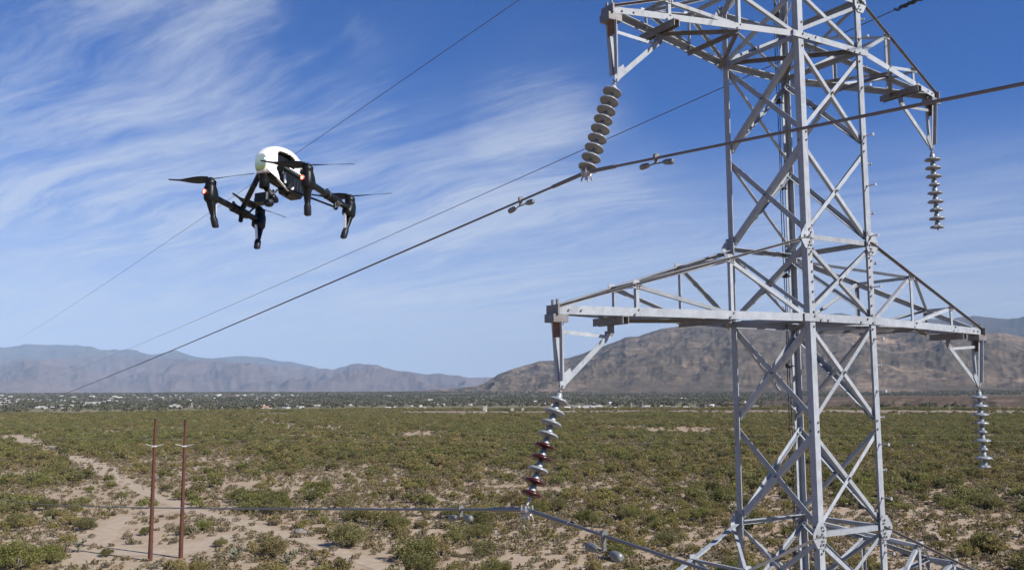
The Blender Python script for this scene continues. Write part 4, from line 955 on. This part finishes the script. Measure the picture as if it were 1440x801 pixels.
near_c = [bush_mesh('creosote_bush', 1.0, 1.35, 24, 1500, .085, M_CREO, 100 + i, 9) for i in range(5)]
near_s = [bush_mesh('bursage_shrub', .8, .58, 15, 900, .075, M_SAGE, 200 + i, 6) for i in range(3)]
near_m = [bush_mesh('mesquite_shrub', 1.8, 1.9, 50, 5200, .095, M_MESQ, 300 + i, 14) for i in range(3)]
M_TWIG = leafmat('dry_twigs', (.20, .155, .115), (.16, .12, .085), (.22, .19, .12))
near_s += [bush_mesh('bursage_shrub', .8, .75, 14, 420, .06, M_TWIG, 260 + i, 34) for i in range(2)]
chl = [cholla_mesh('cholla_cactus', 400 + i) for i in range(3)]
mid_c = [bush_mesh('creosote_template', 1.0, 1.3, 16, 330, .17, M_CREO, 500 + i, 3) for i in range(4)]
mid_s = [bush_mesh('bursage_template', .8, .55, 10, 220, .14, M_SAGE, 600 + i, 2) for i in range(2)]
mid_m = [bush_mesh('mesquite_template', 1.8, 1.9, 24, 800, .21, M_MESQ, 700 + i, 4) for i in range(2)]
mid_t = [bush_mesh('twig_shrub_template', .9, .8, 12, 150, .12, M_TWIG, 750, 16)]
M_FART = leafmat('far_tree_leaves', (.115, .13, .075), (.17, .17, .108), (.17, .155, .105))
far_t = [bush_mesh('far_tree_template', 2.4, 3.2, 9, 60, 1.2, M_FART, 800 + i, 0) for i in range(3)]

AZ = math.radians(37)
def scatter(n, r0, r1, seed):
    g = np.random.default_rng(seed); r = np.sqrt(g.uniform(r0 * r0, r1 * r1, n)); a = g.uniform(-AZ, AZ, n); return r * np.sin(a), r * np.cos(a), r
def on_track(x, y):
    out = np.zeros(len(x), bool)
    for Q, Wd in tracks_w:
        for i in range(0, len(Q), 2): out |= (x - Q[i, 0]) ** 2 + (y - Q[i, 1]) ** 2 < (Wd[i] * .85) ** 2
    return out
fixed = []      # prominent single plants: kind, px, py of the base, scale, label
def fx(kind, px, py, sc, label): x, y = gpt(px, py); fixed.append((kind, x, y, sc, label))
fx('m', 25, 800, 1.25, 'large bright green mesquite shrub at the bottom left corner'); fx('m', 66, 792, .9, 'broad green shrub right of the large corner mesquite')
fx('m', 120, 745, .75, 'rounded green shrub standing above the bare sand left of the steel poles'); fx('m', 493, 768, 1.15, 'broad grey green shrub beside the sandy track under the low conductor')
fx('m', 582, 788, 1.15, 'broad dark green shrub right of the sandy track near the bottom edge'); fx('m', 385, 778, .8, 'olive brown shrub left of the sandy track near the bottom edge')
fx('m', 602, 710, .8, 'rounded green shrub just above the low conductor left of its damper'); fx('m', 678, 782, .8, 'green shrub on the sand below the red and grey insulator string')
fx('c', 427, 745, .9, 'small bright yellow green bush beside a grey rock'); fx('m', 258, 752, .55, 'green shrub directly behind the right steel pole')
for q_ in ((172, 700, .5, 'green shrub left of the track bend above the low conductor'), (322, 702, .55, 'wide green shrub right of the steel poles just above the low conductor'), (352, 716, .5, 'green shrub touching the low conductor right of the steel poles'),
           (205, 752, .45, 'small green shrub on the sand left of the left steel pole'), (285, 745, .6, 'green shrub just right of the right steel pole below the low conductor'), (20, 742, .8, 'wide green shrub at the left edge under the low conductor'), (74, 728, .6, 'green shrub at left just under the low conductor'),
           (150, 782, .4, 'small green shrub near the bottom left of the left steel pole'), (310, 768, .45, 'low green shrub between the right steel pole and the sandy track'), (60, 684, .8, 'wide bright green shrub at the left edge above the low conductor'), (235, 690, .6, 'green shrub above the low conductor between the two steel poles'), (455, 735, .4, 'small green shrub above the grey boulder by the low conductor')): fx('m', *q_)
fx('x', 110, 776, 1.1, 'pale branching cholla cactus left of the steel poles at the bottom'); fx('x', 332, 790, 1.2, 'pale cholla cactus cluster at the bottom between the poles and the track')
fx('x', 402, 798, 1.1, 'pale cholla cactus by the olive brown shrub at the bottom edge'); fx('x', 170, 712, 1.1, 'pale cholla cactus above the low conductor left of the poles'); fx('x', 272, 752, .9, 'pale cholla cactus just right of the steel pole pair')
fx('x', 300, 706, 1., 'pale cholla cactus standing above the conductor right of the poles')
KIN = {'c': near_c, 's': near_s, 'm': near_m, 'x': chl}
NMK = {'c': ('creosote_bush', 'bush'), 's': ('bursage_shrub', 'shrub'), 'm': ('mesquite_shrub', 'shrub'), 'x': ('cholla_cactus', 'cactus')}
def plant(kind, x, y, sc, label, group=None, zs=1):
    o = random.choice(KIN[kind]).copy(); o.name = NMK[kind][0]; COL.objects.link(o); o.location = (x, y, float(gz(x, y))); o.rotation_euler = (0, 0, random.uniform(0, 6.28)); o.scale = (sc, sc, sc * zs)
    o['label'] = label; o['category'] = NMK[kind][1]
    if group: o['group'] = group
for k_, x, y, sc, lab in fixed: plant(k_, x, y, sc, lab)
def density(x, y):
    n_ = fbm(x / 16, y / 30, 3, 21); n2_ = fbm(x / 60, y / 90, 3, 33); return n_ * .55 + n2_ * .45
# candidate plants, thinned by a density field and kept off the tracks
NC = 215000
x, y, r = scatter(NC, 30, 850, 5)
dn = density(x, y); keep = (RNG.uniform(0, 1, NC) < sstep(.37, .57, dn) * (.50 + .50 * np.clip(r / 220, 0, 1)) * .9 + .10) & ~on_track(x, y)
keep &= ~((r > 640) & (r < 790) & (x / y > -.12) & (RNG.uniform(0, 1, NC) < .93)); keep &= ~((r > 700) & (r < 760) & (RNG.uniform(0, 1, NC) < .75))
fr_ = x.copy() * 0 + 1.045; keep &= ~(on_track(x * fr_, y * fr_) & (RNG.uniform(0, 1, NC) < .8)); keep &= ~(on_track(x * 1.08, y * 1.08) & (RNG.uniform(0, 1, NC) < .6))
fxy = np.array([(f[1], f[2], 2.4 * f[3]) for f in fixed])
for q in fxy: keep &= (x - q[0]) ** 2 + (y - q[1]) ** 2 > (q[2] * .8) ** 2
dens_keep = np.clip(1.0 * (r / 105) ** .28, 0, 2.2) / 2.2; keep &= RNG.uniform(0, 1, NC) < dens_keep * 1.0
x, y, r, dn = x[keep], y[keep], r[keep], dn[keep]
u = RNG.uniform(0, 1, len(x)); mz = fbm(x / 45 + 7, y / 45, 3, 44)
kind = np.where(u < .07 + .34 * sstep(.48, .64, mz), 2, np.where(u < .66, 0, 1)); kind = np.where((u > .945), 3, kind)
size = np.where(kind == 2, RNG.uniform(.55, 1.05, len(x)), RNG.uniform(.5, 1.0, len(x)) ** 1.0 * RNG.choice([.85, 1.15, 1.6], len(x), p=[.45, .35, .2])); size = np.where(kind == 1, size * .85, size) * (.92 + .25 * np.clip((r - 150) / 500, 0, 1))
# extra dense ranks near the camera, some outside the frame, keep as few as needed
near = (r < 400) & (np.abs(x) < .575 * r + 2) & (r > 70)
order = np.argsort(r / (size * np.array([1, .7, 1.9, .8])[kind])); order = order[near[order]]
lim = {0: 240, 1: 170, 2: 60, 3: 45}; cnt = {0: 0, 1: 0, 2: 0, 3: 0}; single = np.zeros(len(x), bool)
def region(px, r_):
    a = 'on the plain left of the rusty poles' if px < 200 else 'between the rusty poles and the lower insulator string' if px < 740 else 'between the lower insulator string and the tower' if px < 1035 else 'on the plain behind and right of the tower'
    return a
BANDS = [(70, 'at the far left of the plain'), (205, 'left of the rusty steel poles'), (270, 'beside and behind the rusty steel poles'), (400, 'just right of the rusty steel poles'), (560, 'below the flying drone'), (700, 'left of the lower insulator string'), (820, 'around the lower insulator string'), (930, 'right of the lower insulator string'), (1030, 'just left of the tower leg'), (1100, 'behind the left half of the tower'), (1160, 'behind the near tower leg'), (1210, 'between the near and right tower legs'), (1260, 'seen by the right tower leg'), (1310, 'just right of the tower'), (1370, 'below the far right insulator string'), (9999, 'at the far right of the plain')]
def band(px): return next(t for lim_, t in BANDS if px < lim_)
def depthw(py): return 'along the bottom edge' if py > 775 else 'low in the foreground' if py > 735 else 'near the low conductor' if py > 700 else 'in the middle distance' if py > 672 else 'farther out'
SZ = {0: ((.7, 'small olive green creosote bush'), (1.0, 'olive green creosote bush'), (9, 'tall olive green creosote bush')), 1: ((.6, 'small low grey green shrub'), (9, 'low grey green shrub')), 2: ((.8, 'rounded green mesquite shrub'), (9, 'large rounded green mesquite shrub')), 3: ((.8, 'small pale cholla cactus'), (9, 'pale cholla cactus'))}
for i in order:
    k_ = int(kind[i])
    if cnt[k_] >= lim[k_] or (k_ < 3 and r[i] > 260): continue
    cnt[k_] += 1; single[i] = True
    px = 720 + F_PX * x[i] / y[i]; py = 551.8 + F_PX * CAM_H / y[i]
    lab = next(t for s_, t in SZ[k_] if size[i] < s_) + ' ' + band(px) + ', ' + depthw(py)
    plant('csmx'[k_], float(x[i]), float(y[i]), float(size[i]) * (1 if k_ != 3 else .95), lab, 'plants: ' + lab, float(RNG.uniform(.85, 1.15)))
rest = ~single
def stuff_points(name, x, y, size, idx, templates, label, cat, zrel=0):
    me = bpy.data.meshes.new(name); n = len(x); co = np.stack([x, y, gz(x, y) + zrel], 1)
    me.vertices.add(n); me.vertices.foreach_set('co', co.ravel())
    for nm_, typ, arr in (('size', 'FLOAT', size.astype(np.float32)), ('turn', 'FLOAT', RNG.uniform(0, 6.28, n).astype(np.float32)), ('pick', 'INT', idx.astype(np.int32))):
        at_ = me.attributes.new(nm_, typ, 'POINT'); at_.data.foreach_set('value', arr)
    o = bpy.data.objects.new(name, me); COL.objects.link(o); tag(o, label, cat, None, 'stuff')
    ng = bpy.data.node_groups.new(name, 'GeometryNodeTree'); ng.interface.new_socket('Geometry', in_out='INPUT', socket_type='NodeSocketGeometry'); ng.interface.new_socket('Geometry', in_out='OUTPUT', socket_type='NodeSocketGeometry')
    gi = ng.nodes.new('NodeGroupInput'); go = ng.nodes.new('NodeGroupOutput'); iop = ng.nodes.new('GeometryNodeInstanceOnPoints'); gj = ng.nodes.new('GeometryNodeJoinGeometry')
    for t_ in reversed(templates):
        oi = ng.nodes.new('GeometryNodeObjectInfo'); oi.inputs['Object'].default_value = t_; oi.inputs['As Instance'].default_value = True; ng.links.new(oi.outputs['Geometry'], gj.inputs[0])
    def at_n(nm_, dt):
        q = ng.nodes.new('GeometryNodeInputNamedAttribute'); q.data_type = dt; q.inputs['Name'].default_value = nm_; return q.outputs['Attribute']
    ng.links.new(gi.outputs[0], iop.inputs['Points']); ng.links.new(gj.outputs[0], iop.inputs['Instance']); iop.inputs['Pick Instance'].default_value = True
    ng.links.new(at_n('pick', 'INT'), iop.inputs['Instance Index'])
    cb_ = ng.nodes.new('ShaderNodeCombineXYZ'); ng.links.new(at_n('turn', 'FLOAT'), cb_.inputs[2]); ng.links.new(cb_.outputs[0], iop.inputs['Rotation'])
    ng.links.new(at_n('size', 'FLOAT'), iop.inputs['Scale']); ng.links.new(iop.outputs[0], go.inputs[0])
    md_ = o.modifiers.new('scatter', 'NODES'); md_.node_group = ng; return o
tmpl = mid_c + mid_s + mid_m + chl[:2] + mid_t
pick = np.where(kind == 0, RNG.integers(0, 4, len(x)), np.where(kind == 1, RNG.choice([4, 5, 10], len(x)), np.where(kind == 2, 6 + RNG.integers(0, 2, len(x)), 8 + RNG.integers(0, 2, len(x)))))
stuff_points('desert_scrub', x[rest], y[rest], size[rest], pick[rest], tmpl, 'dense olive desert scrub covering the plain out to the pale wash', 'scrub')
# dry grass tufts and litter between the bushes
M_GRASS = leafmat('dry_grass', (.33, .26, .14), (.26, .20, .11), (.20, .17, .08))
tuft = [bush_mesh('tuft_template', .35, .28, 5, 60, .13, M_GRASS, 900 + i, 0) for i in range(2)] + [bush_mesh('twig_template', .5, .35, 6, 50, .13, M_SAGE, 950, 4)]
xt, yt, rt_ = scatter(70000, 55, 330, 15); kp = (RNG.uniform(0, 1, len(xt)) < sstep(.25, .5, density(xt, yt)) * .8 + .16) & (~on_track(xt, yt) | (RNG.uniform(0, 1, len(xt)) < .12)); xt, yt = xt[kp], yt[kp]
stuff_points('dry_grass', xt, yt, RNG.uniform(.5, 1.5, len(xt)), RNG.integers(0, 3, len(xt)), tuft, 'dry grass tufts and small weeds between the bushes', 'dry grass')
xf, yf, rf_ = scatter(34000, 850, 4300, 25); kp = RNG.uniform(0, 1, len(xf)) < np.clip(1900 / rf_, .25, 1) * sstep(.30, .6, fbm(xf / 150, yf / 150, 3, 9)); xf, yf = xf[kp], yf[kp]
stuff_points('distant_trees', xf, yf, RNG.uniform(.5, 1.35, len(xf)), RNG.integers(0, 3, len(xf)), far_t, 'dark scattered trees and scrub among the distant houses', 'trees')
# stones: one grey rock by the yellow green bush, small ones around
def rockmesh(seed, s):
    mb = MB(); g = random.Random(seed); mb.ball((0, 0, 0), s, 9, 6); mb.v = [tuple(c * (1 + g.uniform(-.16, .16)) for c in v) for v in mb.v]; mb.sm = [False] * len(mb.sm); return mb
o = rockmesh(3, .55).build('boulder', mat('grey_rock', (.22, .20, .19), .9, 0, mottle((.16, .15, .14), (.30, .28, .26), 6)), None, label='grey boulder on the sand beside the yellow green bush', cat='rock'); gx, gy = gpt(421, 751); o.location = (gx, gy, .22); o.scale = (1.2, .8, .75)
gx, gy = gpt(74, 632)
o = rockmesh(8, .9).build('boulder', bpy.data.materials['grey_rock'], None, label='dark boulder at the edge of the far stretch of the sandy track', cat='rock'); o.location = (gx + 1, gy, .3); o.scale = (2.2, 1, .8)

# ------------------------------------------------------------------ air
hz = MB(); hz.box((0, 8000, 830), 30000, 27000, 890)
hm = bpy.data.materials.new('air'); hm.use_nodes = True; ht = NT(hm.node_tree); ht.n.clear()
pv = ht.new('ShaderNodeVolumePrincipled'); pv.inputs['Color'].default_value = (.405, .545, .755, 1); pv.inputs['Density'].default_value = 4.0e-5; pv.inputs['Anisotropy'].default_value = -.25
ht.new('ShaderNodeOutputMaterial', i_Volume=pv.outputs[0])
hz.build('haze', hm, None, kind='stuff', label='faint blue haze in the air over the valley', cat='haze')
for mm in bpy.data.meshes: pass
for o in COL.objects:
    if o.name.split('.')[0] in ('bolts', 'gusset_bolts', 'clamp_bolts', 'tip_bolts'): o['kind'] = 'stuff'
S.cycles.volume_step_rate = 10 if hasattr(S, 'cycles') else 10
S.cycles.max_bounces = 6; S.cycles.volume_bounces = 1
